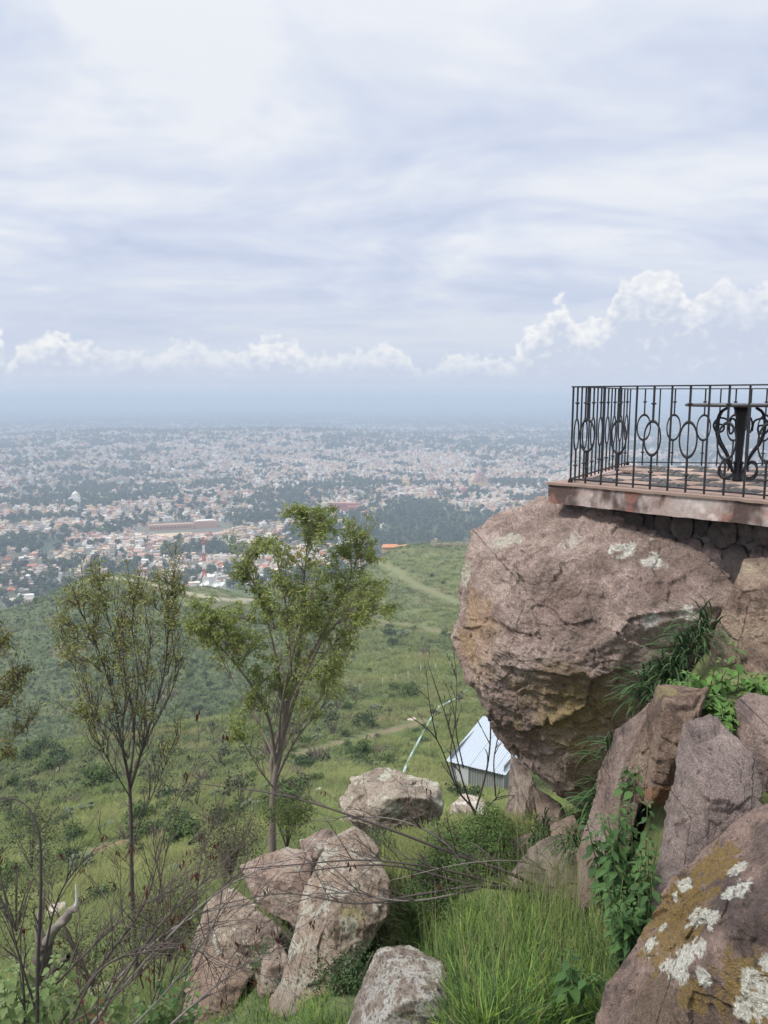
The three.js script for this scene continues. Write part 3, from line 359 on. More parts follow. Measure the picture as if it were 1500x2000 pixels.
// mineral and lichen colours, all by position: grain, stains, crusts
function rockColour(k) {
  const S = k.seed ?? 0, a = k.base ?? [0.235, 0.17, 0.14], b = k.dark ?? [0.115, 0.085, 0.072], l = k.light ?? [0.33, 0.26, 0.22], f = k.size ?? 1;
  return (x, y, z) => {
    const X = x / f, Y = y / f, Z = z / f, n = fbm(X * 1.5 + S, Y * 1.9, Z * 1.5, 4), g = fbm(X * 9, Y * 9 + S, Z * 9, 3), gr = noise(X * 24 + S, Y * 24, Z * 24) + 0.7 * noise(X * 51, Y * 51 + S, Z * 51);
    let c = n + g * 0.55 > 0 ? mix3(a, l, clamp((n + g * 0.55) * 1.7)) : mix3(a, b, clamp(-(n + g * 0.55) * 2.1)); const q = 1 + gr * 0.22; c = [c[0] * q, c[1] * q, c[2] * q];
    const st = fbm(X * 2.2 + 4 + S, Y * 1.1, Z * 2.2, 4); if (st > 0.16) c = mix3(c, b, clamp((st - 0.16) * 5 + gr * 0.25) * (k.stain ?? 0.75));
    for (const p of k.patches ?? []) { const dd = Math.hypot(x - p.at.x, y - p.at.y, z - p.at.z) / p.r, t = 1 - dd + 0.65 * fbm(x * p.f + S, y * p.f, z * p.f, 4, 0.6); if (t > p.edge) c = mix3(c, p.c, clamp((t - p.edge) * (p.hard ?? 6)) * (p.amount ?? 0.9) * clamp(0.85 + gr * 0.4)); }
    const li = fbm(X * 3.4 + 2 * S, Y * 3.4 + 7, Z * 3.4, 5, 0.62) + 0.35 * fbm(X * 0.9, Y * 0.9 + S, Z * 0.9 + 3, 2), th = k.lichen ?? 0.36; if (li > th) c = mix3(c, k.crust ?? [0.5, 0.52, 0.46], clamp((li - th) * 26) * clamp(0.82 + gr * 0.3));
    const sp = noise(X * 21 + 5, Y * 21 + S, Z * 21); if (sp > (k.speck ?? 0.5)) c = mix3(c, k.speckC ?? [0.05, 0.045, 0.04], clamp((sp - (k.speck ?? 0.5)) * 9) * 0.75);
    return c;
  };
}
function rock(name, label, pts, N, o, k) { const p = pts.map((q) => pt(...q)), hp = hullPlanes(p); for (const a of k.patches ?? []) { const d = ray(...a.px); let t = 0; for (const q of hp.pl) { const nd = q.n.dot(d); if (nd < 0) t = Math.max(t, (q.d + q.n.dot(hp.c)) / nd); } a.at = d.multiplyScalar(t); } const m = top(name, rockGeo(p, N, o, rockColour(k)), rockMat, label, 'rock', o.group); ROCKS.push({ m, pts: p }); return m; }
const MOSS = [0.22, 0.15, 0.04], OCHRE = [0.30, 0.2, 0.11], WHITE = [0.60, 0.62, 0.57];
rock('boulder', 'huge brown boulder bulging out under the terrace corner', [[903, 1110, 8.1], [922, 1045, 8.3], [975, 1008, 8.3], [1060, 985, 8.15], [1150, 986, 7.75], [1290, 1008, 7.35], [1400, 1058, 6.95], [1455, 1098, 6.8], [1440, 1180, 6.5], [1330, 1270, 6.55], [1450, 1260, 7], [1250, 1400, 6.95], [1190, 1490, 7.15], [1150, 1600, 7.3], [1105, 1570, 7.3], [1035, 1505, 7.45], [965, 1420, 7.55], [912, 1325, 7.7], [892, 1262, 7.85], [895, 1190, 8.05], [1030, 1140, 7.1], [1112, 1112, 6.95], [1060, 1325, 6.75], [940, 1330, 7.25], [1000, 1250, 6.95], [1250, 1210, 6.45], [1150, 1400, 6.85], [950, 1100, 9.5], [1400, 1060, 9.4], [1200, 1480, 9.1], [960, 1300, 9.2], [1320, 1300, 9.4]],
  170, { seed: 3.3, sharp: 110, lump: 0.03, layers: 2.6, strata: V(0.42, 0.88, 0.2).normalize(), rough: 1.0, chip: 0.55, dents: [[pt(1085, 1150, 6.95), 0.3, 0.07], [pt(1060, 1360, 6.85), 0.3, 0.05]] },
  { seed: 3, size: 1.1, base: [0.30, 0.235, 0.208], dark: [0.17, 0.13, 0.112], light: [0.41, 0.34, 0.31], lichen: 0.37, crust: [0.42, 0.42, 0.36], speck: 0.6, patches: [{ px: [1130, 1400], r: 1.1, f: 4, edge: 0.4, hard: 2.2, c: [0.27, 0.21, 0.07], amount: 0.8 }, { px: [1130, 1530], r: 0.5, f: 3, edge: 0.4, hard: 2.2, c: [0.22, 0.165, 0.07], amount: 0.6 }, { px: [930, 1250], r: 0.8, f: 4, edge: 0.35, hard: 2.5, c: [0.36, 0.25, 0.15], amount: 0.85 }, { px: [1215, 1075], r: 0.3, f: 9, edge: 0.62, hard: 12, c: WHITE, amount: 0.85 }, { px: [1275, 1100], r: 0.22, f: 9, edge: 0.58, hard: 12, c: WHITE, amount: 0.9 }, { px: [1275, 1210], r: 0.15, f: 12, edge: 0.5, hard: 14, c: WHITE }, { px: [990, 1060], r: 0.35, f: 7, edge: 0.55, hard: 8, c: [0.42, 0.43, 0.36], amount: 0.8 }, { px: [910, 1120], r: 0.25, f: 7, edge: 0.5, hard: 8, c: [0.46, 0.47, 0.38], amount: 0.85 }, { px: [1290, 1160], r: 0.6, f: 2.2, edge: 0.45, hard: 2.5, c: [0.14, 0.095, 0.085], amount: 0.7 }, { px: [1100, 1180], r: 0.45, f: 3, edge: 0.4, hard: 3, c: [0.19, 0.135, 0.115], amount: 0.6 }, { px: [1000, 1440], r: 0.6, f: 3.5, edge: 0.4, hard: 3, c: [0.19, 0.135, 0.105], amount: 0.6 }, { px: [1340, 1200], r: 0.25, f: 14, edge: 0.72, hard: 16, c: WHITE }, { px: [1110, 1060], r: 0.5, f: 10, edge: 0.8, hard: 9, c: [0.43, 0.42, 0.37], amount: 0.8 }] });
rock('lichen_rock', 'pinkish rock crusted with white and mustard lichen beside the leafy weeds', [[1160, 2010, 2.75], [1180, 1930, 2.8], [1250, 1845, 2.85], [1292, 1765, 2.9], [1370, 1690, 2.95], [1402, 1650, 3], [1440, 1612, 3], [1500, 1572, 3.05], [1640, 1540, 3.1], [1150, 2250, 2.5], [1650, 2300, 2.1], [1700, 1700, 2.3], [1340, 1900, 2.5], [1450, 1800, 2.45], [1300, 2000, 2.45], [1400, 1700, 3.5], [1600, 1600, 3.6], [1250, 2000, 3.3]],
  140, { seed: 8.1, scale: 0.45, rough: 0.9, sharp: 30, layers: 2 },
  { seed: 8, size: 0.45, base: [0.265, 0.19, 0.16], dark: [0.085, 0.066, 0.062], light: [0.37, 0.28, 0.24], lichen: 0.46, stain: 0.85, speck: 0.42, patches: [{ px: [1460, 1760], r: 0.4, f: 7, edge: 0.45, hard: 4, c: [0.06, 0.045, 0.043], amount: 0.85 }, { px: [1290, 1960], r: 0.35, f: 6, edge: 0.4, hard: 3, c: [0.13, 0.095, 0.06], amount: 0.8 }, { px: [1420, 1960], r: 0.28, f: 7, edge: 0.45, hard: 4, c: [0.075, 0.055, 0.045], amount: 0.8 }, { px: [1320, 1790], r: 0.36, f: 20, edge: 0.4, hard: 7, c: MOSS, amount: 0.95 }, { px: [1400, 1690], r: 0.2, f: 20, edge: 0.38, hard: 8, c: MOSS, amount: 0.95 }, { px: [1480, 1950], r: 0.26, f: 20, edge: 0.46, hard: 8, c: MOSS, amount: 0.9 }, { px: [1350, 1945], r: 0.09, f: 12, edge: 0.4, hard: 8, c: MOSS, amount: 0.8 },
    ...[[1440, 1700, 0.1], [1450, 1735, 0.11], [1425, 1750, 0.08], [1340, 1860, 0.15], [1325, 1890, 0.14], [1355, 1795, 0.12], [1378, 1790, 0.1], [1395, 1800, 0.09], [1365, 1850, 0.1], [1270, 1845, 0.1], [1300, 1880, 0.09], [1340, 1730, 0.09], [1320, 1750, 0.07], [1490, 1960, 0.15], [1470, 1915, 0.09], [1450, 1965, 0.1], [1375, 1910, 0.08], [1290, 1810, 0.06], [1500, 1880, 0.08]].map(([a, b, r]) => ({ px: [a, b], r: r * 0.78, f: 30, edge: 0.52, hard: 20, c: [0.6, 0.62, 0.57], amount: 0.95 }))] });
const mauve = { base: [0.24, 0.195, 0.185], dark: [0.115, 0.09, 0.088], light: [0.34, 0.28, 0.26] }, brown = { base: [0.22, 0.155, 0.12], dark: [0.1, 0.07, 0.055], light: [0.32, 0.25, 0.2] };
rock('slab_rock', 'tall grey mauve slab leaning behind the lichen-crusted rock', [[1345, 1412, 4.1], [1402, 1398, 4.2], [1470, 1478, 4.0], [1495, 1580, 3.8], [1400, 1680, 3.7], [1330, 1770, 3.7], [1262, 1830, 3.75], [1250, 1960, 3.6], [1300, 1620, 3.95], [1322, 1500, 4.05], [1420, 2000, 3.3], [1400, 1420, 4.6], [1480, 1600, 4.4], [1290, 1850, 4.3], [1370, 1560, 3.72]], 84, { seed: 1.7, scale: 0.6, rough: 0.55, sharp: 60, layers: 2 }, { seed: 12, size: 0.6, ...mauve, lichen: 0.44, crust: [0.42, 0.40, 0.37] });
rock('slab_rock', 'narrow wedge of brown rock with an ochre underside between two slabs', [[1283, 1335, 4.9], [1378, 1350, 4.75], [1350, 1420, 4.5], [1312, 1560, 4.6], [1268, 1578, 4.55], [1226, 1548, 4.85], [1240, 1470, 4.9], [1272, 1400, 4.9], [1300, 1370, 4.55], [1370, 1350, 5.3], [1290, 1540, 5.2], [1250, 1500, 5.3]], 72, { seed: 5.9, scale: 0.6, rough: 0.6, sharp: 60 }, { seed: 4, size: 0.6, ...brown, lichen: 0.5, patches: [{ px: [1300, 1560], r: 0.25, f: 6, edge: 0.4, hard: 4, c: [0.3, 0.15, 0.06], amount: 0.7 }, { px: [1300, 1350], r: 0.16, f: 8, edge: 0.45, hard: 5, c: [0.32, 0.29, 0.13], amount: 0.6 }] });
rock('slab_rock', 'pale brown slab leaning against the huge boulder above the weeds', [[1272, 1370, 5.3], [1205, 1428, 5.4], [1175, 1500, 5.4], [1152, 1600, 5.4], [1128, 1690, 5.4], [1130, 1780, 5.2], [1200, 1760, 5], [1240, 1600, 5.05], [1262, 1480, 5.1], [1215, 1500, 5.05], [1270, 1400, 5.9], [1180, 1700, 6], [1240, 1560, 5.9]], 76, { seed: 2.4, scale: 0.6, rough: 0.6, sharp: 50 }, { seed: 22, size: 0.6, ...mauve, base: [0.26, 0.195, 0.165], lichen: 0.42, crust: [0.1, 0.095, 0.1] });
rock('tan_rock', 'tan weathered block against the boulder below the stone wall', [[1452, 1092, 6.2], [1430, 1150, 6.05], [1410, 1230, 5.95], [1385, 1300, 5.9], [1480, 1350, 5.6], [1640, 1330, 5.5], [1680, 1080, 5.9], [1520, 1098, 6.1], [1480, 1150, 5.85], [1450, 1290, 5.7], [1640, 1080, 6.9], [1450, 1110, 7], [1420, 1300, 6.7]], 76, { seed: 9.6, scale: 0.8, rough: 0.7 }, { seed: 15, size: 0.7, ...brown, base: [0.25, 0.185, 0.145], light: [0.36, 0.29, 0.22], lichen: 0.48, speck: 0.55, patches: [{ px: [1455, 1110], r: 0.2, f: 6, edge: 0.4, hard: 4, c: [0.4, 0.35, 0.25], amount: 0.7 }] });
rock('pink_rock', 'pinkish grey rock wedged beside the tall grey slab', [[1438, 1368, 4.75], [1470, 1350, 4.8], [1520, 1375, 4.7], [1660, 1390, 4.6], [1680, 1620, 4.2], [1500, 1610, 4.3], [1455, 1470, 4.55], [1560, 1500, 4.25], [1600, 1400, 5.4], [1480, 1400, 5.3], [1500, 1600, 5]], 64, { seed: 6.6, scale: 0.6, rough: 0.6 }, { seed: 31, size: 0.6, ...mauve, base: [0.27, 0.205, 0.185], lichen: 0.44, speck: 0.55 });
rock('pale_rock', 'upright pale rock splinter under the overhang of the boulder', [[1000, 1475, 8.6], [1040, 1515, 8.4], [1062, 1600, 8.2], [1030, 1690, 8.1], [985, 1650, 8.4], [995, 1550, 8.6], [1030, 1500, 9.2], [1010, 1690, 9], [1025, 1580, 8.1]], 48, { seed: 2.2, scale: 0.6, rough: 0.6 }, { seed: 41, size: 0.6, ...mauve, base: [0.34, 0.28, 0.24], light: [0.46, 0.42, 0.37], lichen: 0.4 });
rock('pale_rock', 'small pale wedge tucked below the bottom edge of the boulder', [[1040, 1535, 7.9], [1095, 1570, 7.6], [1122, 1625, 7.5], [1070, 1640, 7.6], [1050, 1600, 7.7], [1090, 1600, 7.4], [1090, 1590, 8.3], [1060, 1640, 8.2]], 40, { seed: 4.2, scale: 0.5, rough: 0.6 }, { seed: 43, size: 0.5, ...brown, base: [0.3, 0.235, 0.19], lichen: 0.42 });
rock('mauve_rock', 'low flat mauve rock at the edge of the tall grass', [[995, 1705, 6.3], [1050, 1640, 6.5], [1120, 1628, 6.4], [1168, 1670, 6.0], [1190, 1770, 5.7], [1045, 1770, 6.0], [1100, 1690, 5.95], [1090, 1680, 7.1], [1170, 1800, 6.2], [1010, 1770, 6.4]], 48, { seed: 5.2, scale: 0.5, rough: 0.7 }, { seed: 47, size: 0.5, ...mauve, base: [0.29, 0.225, 0.21], lichen: 0.45 });
rock('rubble_rock', 'angular pinkish chunk between the pale splinter and the low mauve rock', [[1000, 1640, 7.3], [1045, 1625, 7.2], [1062, 1665, 7.0], [1030, 1700, 6.9], [990, 1685, 7.1], [1020, 1650, 6.9], [1040, 1650, 7.7], [1000, 1690, 7.6]], 34, { seed: 3.1, scale: 0.4, rough: 0.7 }, { seed: 48, size: 0.4, ...mauve, base: [0.3, 0.225, 0.2], lichen: 0.4 });
rock('rubble_rock', 'pale broken chunk lying against the foot of the leaning slab', [[1075, 1610, 6.9], [1118, 1590, 6.9], [1150, 1640, 6.6], [1120, 1665, 6.5], [1080, 1650, 6.7], [1110, 1630, 6.5], [1120, 1600, 7.3], [1090, 1650, 7.2]], 34, { seed: 7.3, scale: 0.4, rough: 0.7 }, { seed: 49, size: 0.4, ...brown, base: [0.3, 0.23, 0.185], lichen: 0.4 });
rock('rubble_rock', 'small reddish chunk in front of the pale rock splinter', [[960, 1690, 7.4], [985, 1665, 7.4], [1010, 1680, 7.2], [1000, 1720, 7.0], [965, 1720, 7.1], [985, 1690, 7.0], [985, 1690, 7.7]], 26, { seed: 2.9, scale: 0.3, rough: 0.7 }, { seed: 50, size: 0.3, ...brown, base: [0.32, 0.22, 0.18], lichen: 0.42 });
const cream = { base: [0.33, 0.285, 0.235], dark: [0.16, 0.13, 0.105], light: [0.45, 0.42, 0.36] };
rock('perched_rock', 'broad whitish lichen-covered rock perched above the leaning slab', [[663, 1562, 11.2], [690, 1520, 11.3], [732, 1504, 11.5], [800, 1514, 11.3], [858, 1538, 11.0], [868, 1575, 10.8], [838, 1650, 10.7], [800, 1690, 10.8], [735, 1612, 10.6], [680, 1602, 10.8], [760, 1560, 10.5], [830, 1560, 10.5], [720, 1510, 12.4], [850, 1545, 12.2], [780, 1650, 12], [690, 1580, 12.3]], 84, { seed: 7.7, scale: 0.9, rough: 0.7, sharp: 44 }, { seed: 51, size: 0.75, ...cream, lichen: 0.14, crust: [0.47, 0.50, 0.42], speck: 0.36, speckC: [0.1, 0.09, 0.075], patches: [{ px: [800, 1650], r: 0.5, f: 4, edge: 0.45, hard: 3, c: [0.32, 0.24, 0.13], amount: 0.7 }] });
rock('leaning_slab', 'long lichen-spotted slab leaning over a dark gap in the middle of the rock pile', [[688, 1612, 8.0], [640, 1640, 7.8], [608, 1705, 7.4], [575, 1805, 6.9], [548, 1925, 6.5], [590, 1968, 6.3], [655, 1955, 6.2], [705, 1850, 6.5], [756, 1785, 6.8], [764, 1722, 7.1], [725, 1640, 7.8], [650, 1800, 6.45], [700, 1720, 6.95], [690, 1640, 8.7], [740, 1740, 8.3], [620, 1900, 7.4], [600, 1800, 7.9]], 96, { seed: 1.1, scale: 0.7, rough: 0.62, sharp: 44 }, { seed: 61, size: 0.65, ...cream, base: [0.3, 0.235, 0.185], lichen: 0.12, crust: [0.46, 0.46, 0.39], speck: 0.3, patches: [{ px: [625, 1720], r: 0.3, f: 6, edge: 0.45, hard: 4, c: [0.33, 0.22, 0.15], amount: 0.7 }, { px: [690, 1790], r: 0.3, f: 8, edge: 0.5, hard: 5, c: [0.38, 0.36, 0.17], amount: 0.6 }] });
rock('wedge_rock', 'pinkish wedge of rock propped against the long leaning slab', [[468, 1692, 8.2], [500, 1682, 8.2], [562, 1655, 8.1], [612, 1662, 7.9], [605, 1740, 7.6], [580, 1810, 7.5], [500, 1765, 7.8], [550, 1720, 7.6], [560, 1670, 8.8], [490, 1740, 8.8], [600, 1800, 8.4]], 64, { seed: 3.9, scale: 0.6, rough: 0.6 }, { seed: 67, size: 0.6, ...cream, base: [0.34, 0.25, 0.21], lichen: 0.17, speck: 0.36, crust: [0.46, 0.46, 0.4] });
rock('split_rock', 'cream split rock standing at the edge of the rock pile above a brown foot', [[436, 1732, 8], [482, 1782, 7.6], [556, 1815, 7.3], [532, 1852, 7.2], [492, 1915, 7.1], [430, 1885, 7.4], [384, 1835, 7.8], [402, 1768, 8], [470, 1840, 7.15], [440, 1760, 8.6], [530, 1840, 8.1], [440, 1890, 8.2]], 68, { seed: 9.2, scale: 0.6, rough: 0.7 }, { seed: 71, size: 0.55, ...cream, base: [0.37, 0.3, 0.24], lichen: 0.18, speck: 0.38, crust: [0.5, 0.5, 0.43] });
rock('foot_rock', 'brown weathered foot of rock under the cream split rock', [[384, 1858, 7.5], [448, 1878, 7.1], [486, 1910, 7], [455, 1985, 6.8], [385, 2000, 6.9], [348, 1998, 7.1], [400, 1930, 7.0], [430, 1930, 6.85], [420, 1880, 8], [400, 1990, 7.8]], 52, { seed: 4.7, scale: 0.5, rough: 0.8 }, { seed: 73, size: 0.5, ...brown, base: [0.32, 0.24, 0.19], dark: [0.25, 0.18, 0.14], lichen: 0.38, stain: 0, speck: 2 });
rock('white_rock', 'small whitish rock beside the brown foot of the split rock', [[335, 1960, 7.6], [372, 1900, 7.7], [402, 1885, 7.6], [405, 1930, 7.4], [380, 1975, 7.3], [345, 1985, 7.4], [390, 1900, 8.2], [350, 1960, 8.1]], 40, { seed: 4.9, scale: 0.45, rough: 0.7 }, { seed: 79, size: 0.5, ...cream, lichen: 0.1, crust: [0.5, 0.5, 0.46] });
rock('foot_rock', 'grey brown stub of rock under the lower end of the leaning slab', [[548, 1922, 6.2], [600, 1965, 5.9], [640, 2030, 5.7], [560, 2060, 5.7], [512, 2010, 5.9], [530, 1960, 6.1], [575, 1980, 5.75], [580, 1950, 6.7], [600, 2040, 6.5]], 48, { seed: 5.5, scale: 0.5, rough: 0.7 }, { seed: 83, size: 0.5, ...cream, base: [0.33, 0.275, 0.22], dark: [0.26, 0.21, 0.165], lichen: 0.32, stain: 0, speck: 2 });
rock('foot_rock', 'reddish brown broken rock in the dark gap below the leaning slab', [[600, 1940, 6.3], [668, 1905, 6.35], [702, 1950, 6.1], [690, 2010, 5.9], [640, 2030, 5.9], [640, 1960, 5.95], [660, 1920, 6.9], [690, 2000, 6.7]], 44, { seed: 6.3, scale: 0.45, rough: 0.8 }, { seed: 87, size: 0.5, base: [0.3, 0.215, 0.165], dark: [0.25, 0.175, 0.13], light: [0.36, 0.28, 0.22], lichen: 0.4, stain: 0, speck: 2 });
rock('speckled_rock', 'white and black speckled rock rising beside the tall grass', [[748, 1850, 4.9], [800, 1846, 4.9], [862, 1880, 4.75], [902, 1960, 4.5], [940, 2060, 4.3], [650, 2080, 4.3], [708, 1930, 4.7], [790, 1960, 4.3], [850, 1950, 4.3], [780, 1870, 5.7], [880, 2000, 5.4], [690, 2060, 5.2]], 100, { seed: 8.8, scale: 0.5, rough: 0.62, sharp: 40 }, { seed: 91, size: 0.42, ...cream, base: [0.33, 0.28, 0.24], lichen: 0.02, crust: [0.52, 0.52, 0.49], speck: 0.22, speckC: [0.075, 0.065, 0.06], stain: 0.35 });
rock('slope_rock', 'pale rock on the slope behind the bare sapling', [[876, 1580, 21], [905, 1552, 21.5], [945, 1562, 21], [950, 1600, 20.5], [900, 1640, 20.5], [910, 1560, 23], [940, 1600, 22.5], [880, 1620, 22]], 36, { seed: 2.8, scale: 1.2, rough: 0.7 }, { seed: 95, size: 0.9, ...cream, lichen: 0.1, crust: [0.5, 0.5, 0.46] });
rock('rubble_rock', 'pinkish angular block between the wedge rock and the top of the leaning slab', [[585, 1640, 8.6], [640, 1618, 8.6], [668, 1640, 8.4], [650, 1720, 8.0], [600, 1730, 8.0], [622, 1660, 8.0], [640, 1640, 9.2], [600, 1720, 9]], 40, { seed: 5.1, scale: 0.5, rough: 0.6 }, { seed: 68, size: 0.5, ...cream, base: [0.36, 0.27, 0.23], lichen: 0.24, speck: 0.4 });
rock('rubble_rock', 'small cream block wedged between the split rock and the leaning slab', [[497, 1862, 6.95], [545, 1838, 6.95], [570, 1880, 6.75], [545, 1945, 6.6], [505, 1950, 6.7], [525, 1890, 6.6], [540, 1860, 7.4], [510, 1940, 7.3]], 36, { seed: 6.9, scale: 0.4, rough: 0.6 }, { seed: 69, size: 0.4, ...cream, base: [0.37, 0.29, 0.24], lichen: 0.26, speck: 0.42 });
rock('rubble_rock', 'flat pale flake leaning on the outer side of the split rock', [[372, 1850, 7.9], [398, 1780, 8.1], [425, 1760, 8.1], [430, 1830, 7.8], [405, 1880, 7.6], [380, 1890, 7.7], [420, 1800, 8.4], [395, 1870, 8.2]], 36, { seed: 8.2, scale: 0.4, rough: 0.6 }, { seed: 70, size: 0.4, ...cream, base: [0.4, 0.34, 0.28], lichen: 0.22, speck: 0.42 });
// loose stones lying on the slope
{
  const R = rng(19); const lab = ['pinkish stone on the grassy slope near the young eucalyptus', 'pale stone on the grassy slope near the young eucalyptus', 'grey stone beside the rutted track', 'split pale stone in the grass beside the burnt tree', 'round pink boulder in the bushes below the burnt tree', 'pinkish stone in the grass behind the perched rock', 'small white stone in the grass by the burnt tree', 'pale flat stone among the prickly pears', 'pink stone lying beside the water pipe', 'white stone in the meadow across the slope', 'pale stone in the weeds below the burnt tree', 'grey stone in the grass between the two trees'];
  [[572, 1538, 0.5], [625, 1547, 0.42], [655, 1497, 0.5], [366, 1610, 0.55], [116, 1788, 0.62], [680, 1620, 0.5], [346, 1628, 0.16], [115, 1508, 0.7], [805, 1407, 0.7], [133, 1388, 0.9], [200, 1960, 0.4], [415, 1632, 0.35]].forEach(([px, py, w], i) => {
    const g = groundHit(px, py), q = []; for (let k = 0; k < 12; k++) { const d = V(R() * 2 - 1, R() * 2 - 1, R() * 2 - 1).normalize(); q.push(V(g.x + d.x * w, g.y + 0.15 * w + d.y * w * 0.6, g.z + d.z * w * 0.8)); }
    top('slope_stone', rockGeo(q, 18, { seed: i * 1.7, scale: w * 1.2, rough: 0.8 }, rockColour({ seed: 100 + i, size: w, ...(i % 3 ? cream : mauve), base: i % 3 ? [0.42, 0.37, 0.32] : [0.4, 0.29, 0.24], lichen: 0.35 })), rockMat, lab[i], 'stone', 'stones on the slope');
  });
}
console.log('rocks done');

// ---------------------------------------------------------------- terrace, railing, table
const FLOOR = pt(1114, 942, 7.7).y, C0 = pt(1114, 942, 7.7), C1 = V(3.0, FLOOR, -9.7), C2 = V(8.2, FLOOR, -9.0), fdir = V(0.70, 0, 0.714).normalize(), C3 = C0.clone().addScaledVector(fdir, 7);
{
  const plaster = new THREE.MeshStandardMaterial({ vertexColors: true, roughness: 0.95 }), T = thing('terrace', 'raised terrace with a stained pink plaster edge and a checkered floor', 'terrace');
  const sdir = C1.clone().sub(C0).normalize(), A = C0.clone().addScaledVector(fdir, -0.2).addScaledVector(sdir, -0.12), B = C1.clone().addScaledVector(sdir, 0.2).addScaledVector(fdir, -0.2), E = C3.clone().addScaledVector(sdir, -0.12);
  const stains = (x, y, z) => { const u = V(x, y, z).sub(A).dot(fdir), n = fbm(x * 3, y * 3, z * 3, 4), gr = noise(x * 40, y * 40, z * 40) + 0.6 * noise(x * 85, y * 85, z * 85); let c = mix3([0.31, 0.225, 0.2], [0.40, 0.34, 0.325], clamp(0.5 + n * 2)); const dr = fbm(u * 3.6, y * 1.6 + 3, 4, 4, 0.62); if (dr > -0.08) c = mix3(c, [0.055, 0.032, 0.028], clamp((dr + 0.08) * 5) * 0.9); const ch = fbm(x * 6 + 5, y * 6, z * 6, 4); if (ch > 0.22) c = mix3(c, [0.5, 0.42, 0.4], clamp((ch - 0.22) * 12)); const rd = fbm(x * 5 + 15, y * 5, z * 5 + 2, 3); if (rd > 0.2) c = mix3(c, [0.3, 0.13, 0.1], clamp((rd - 0.2) * 8) * 0.6); const q = 1 + gr * 0.3; return [c[0] * q, c[1] * q, c[2] * q]; };
  const edge = (p, q, y0, y1, thick, seg) => { const d = q.clone().sub(p), L = d.length(), g = new THREE.BoxGeometry(L, y1 - y0, thick, seg, 16, 4); const ps = g.attributes.position, col = []; const m = new THREE.Matrix4().makeRotationY(Math.atan2(-d.z, d.x)); g.translate(L / 2, (y0 + y1) / 2 - p.y, 0).applyMatrix4(m).translate(p.x, p.y, p.z); for (let i = 0; i < ps.count; i++) { const x = ps.getX(i), y = ps.getY(i), z = ps.getZ(i), h = 0.016 * fbm(x * 6, y * 6, z * 6, 4) + 0.01 * noise(x * 1.5, y * 3, z * 1.5); ps.setXYZ(i, x + h, y + h * 0.7, z + h); col.push(...stains(x, y, z)); } g.setAttribute('color', new THREE.Float32BufferAttribute(col, 3)); g.computeVertexNormals(); return g; };
  const inn = V(-fdir.z, 0, fdir.x).multiplyScalar(-1); const nf = V(fdir.z, 0, -fdir.x); // inward from the front edge
  const off = nf.clone().multiplyScalar(0.17);
  part('plaster_edge', edge(A.clone().add(off), E.clone().add(off), FLOOR - 0.205, FLOOR - 0.018, 0.34, 420), plaster, T);
  const side = V(-sdir.z, 0, sdir.x).multiplyScalar(0.16); part('plaster_edge', edge(A.clone().add(side).addScaledVector(sdir, 0.25), B.clone().add(side), FLOOR - 0.2, FLOOR - 0.02, 0.31, 120), plaster, T);
  part('coping', edge(A.clone().add(off).addScaledVector(fdir, -0.012).addScaledVector(nf, -0.008), E.clone().add(off).addScaledVector(nf, -0.008), FLOOR - 0.022, FLOOR, 0.36, 300), (() => { const m = std(0.25, 0.175, 0.145, 0.9); return m; })(), T);
  const slab = new THREE.Shape([A.clone().add(off), E.clone().add(off), V(9.5, 0, -8.5), V(8.2, 0, -8.85), B].map((p) => new THREE.Vector2(p.x, -p.z))); part('floor_slab', new THREE.ExtrudeGeometry(slab, { depth: 0.16, bevelEnabled: false }).rotateX(-Math.PI / 2).translate(0, FLOOR - 0.2, 0), std(0.2, 0.15, 0.12), T);
  // floor: terracotta squares and squares of dark pebbles
  const R = rng(44), tg = [0, 1, 2].map((k) => { const g = new THREE.BoxGeometry(0.325, 0.03, 0.325, 3, 1, 3), p = g.attributes.position; for (let i = 0; i < p.count; i++) if (p.getY(i) > 0) p.setY(i, p.getY(i) + 0.004 * noise(p.getX(i) * 9 + k * 3, k, p.getZ(i) * 9)); g.computeVertexNormals(); return g; });
  const tm = [[0.31, 0.22, 0.18], [0.36, 0.27, 0.225], [0.27, 0.185, 0.15]].map((c) => std(...c, 0.8)), pm = [[0.06, 0.058, 0.06], [0.085, 0.08, 0.08]].map((c) => std(...c, 0.7));
  const pebbles = [0, 1].map((k) => { const P = rng(60 + k), gs = []; for (let i = 0; i < 60; i++) { const g = new THREE.SphereGeometry(0.02 + P() * 0.014, 6, 4); g.scale(1, 0.55, 0.8 + P() * 0.5); g.rotateY(P() * 3); g.translate((P() - 0.5) * 0.29, 0.012, (P() - 0.5) * 0.29); gs.push(g); } gs.push(new THREE.BoxGeometry(0.325, 0.026, 0.325).translate(0, -0.004, 0)); return merged(gs); });
  const inside = (p) => { const a = p.clone().sub(A), u = a.dot(nf); if (u < 0.42) return false; const b = p.clone().sub(C0), cr = sdir.x * b.z - sdir.z * b.x; if (cr < 0.2) return false; const c = p.clone().sub(C1), back = C2.clone().sub(C1).normalize(); return back.x * c.z - back.z * c.x > 0.12; };
  for (let i = -3; i < 22; i++) for (let j = 0; j < 16; j++) { const p = C0.clone().addScaledVector(fdir, i * 0.335 - 0.2).addScaledVector(nf, 0.4 + j * 0.335); if (!inside(p) || p.x > 7.2) continue; const dark = (i + j) & 1; const m = part(dark ? 'pebble_square' : 'floor_tile', dark ? pebbles[(i * 7 + j) & 1] : tg[Math.floor(R() * 3)], dark ? pm[Math.floor(R() * 2)] : tm[Math.floor(R() * 3)], T); m.position.set(p.x, FLOOR - 0.012 + R() * 0.004, p.z); m.rotation.y = Math.atan2(-fdir.z, fdir.x); if (dark) m.userData.kind = 'stuff'; }
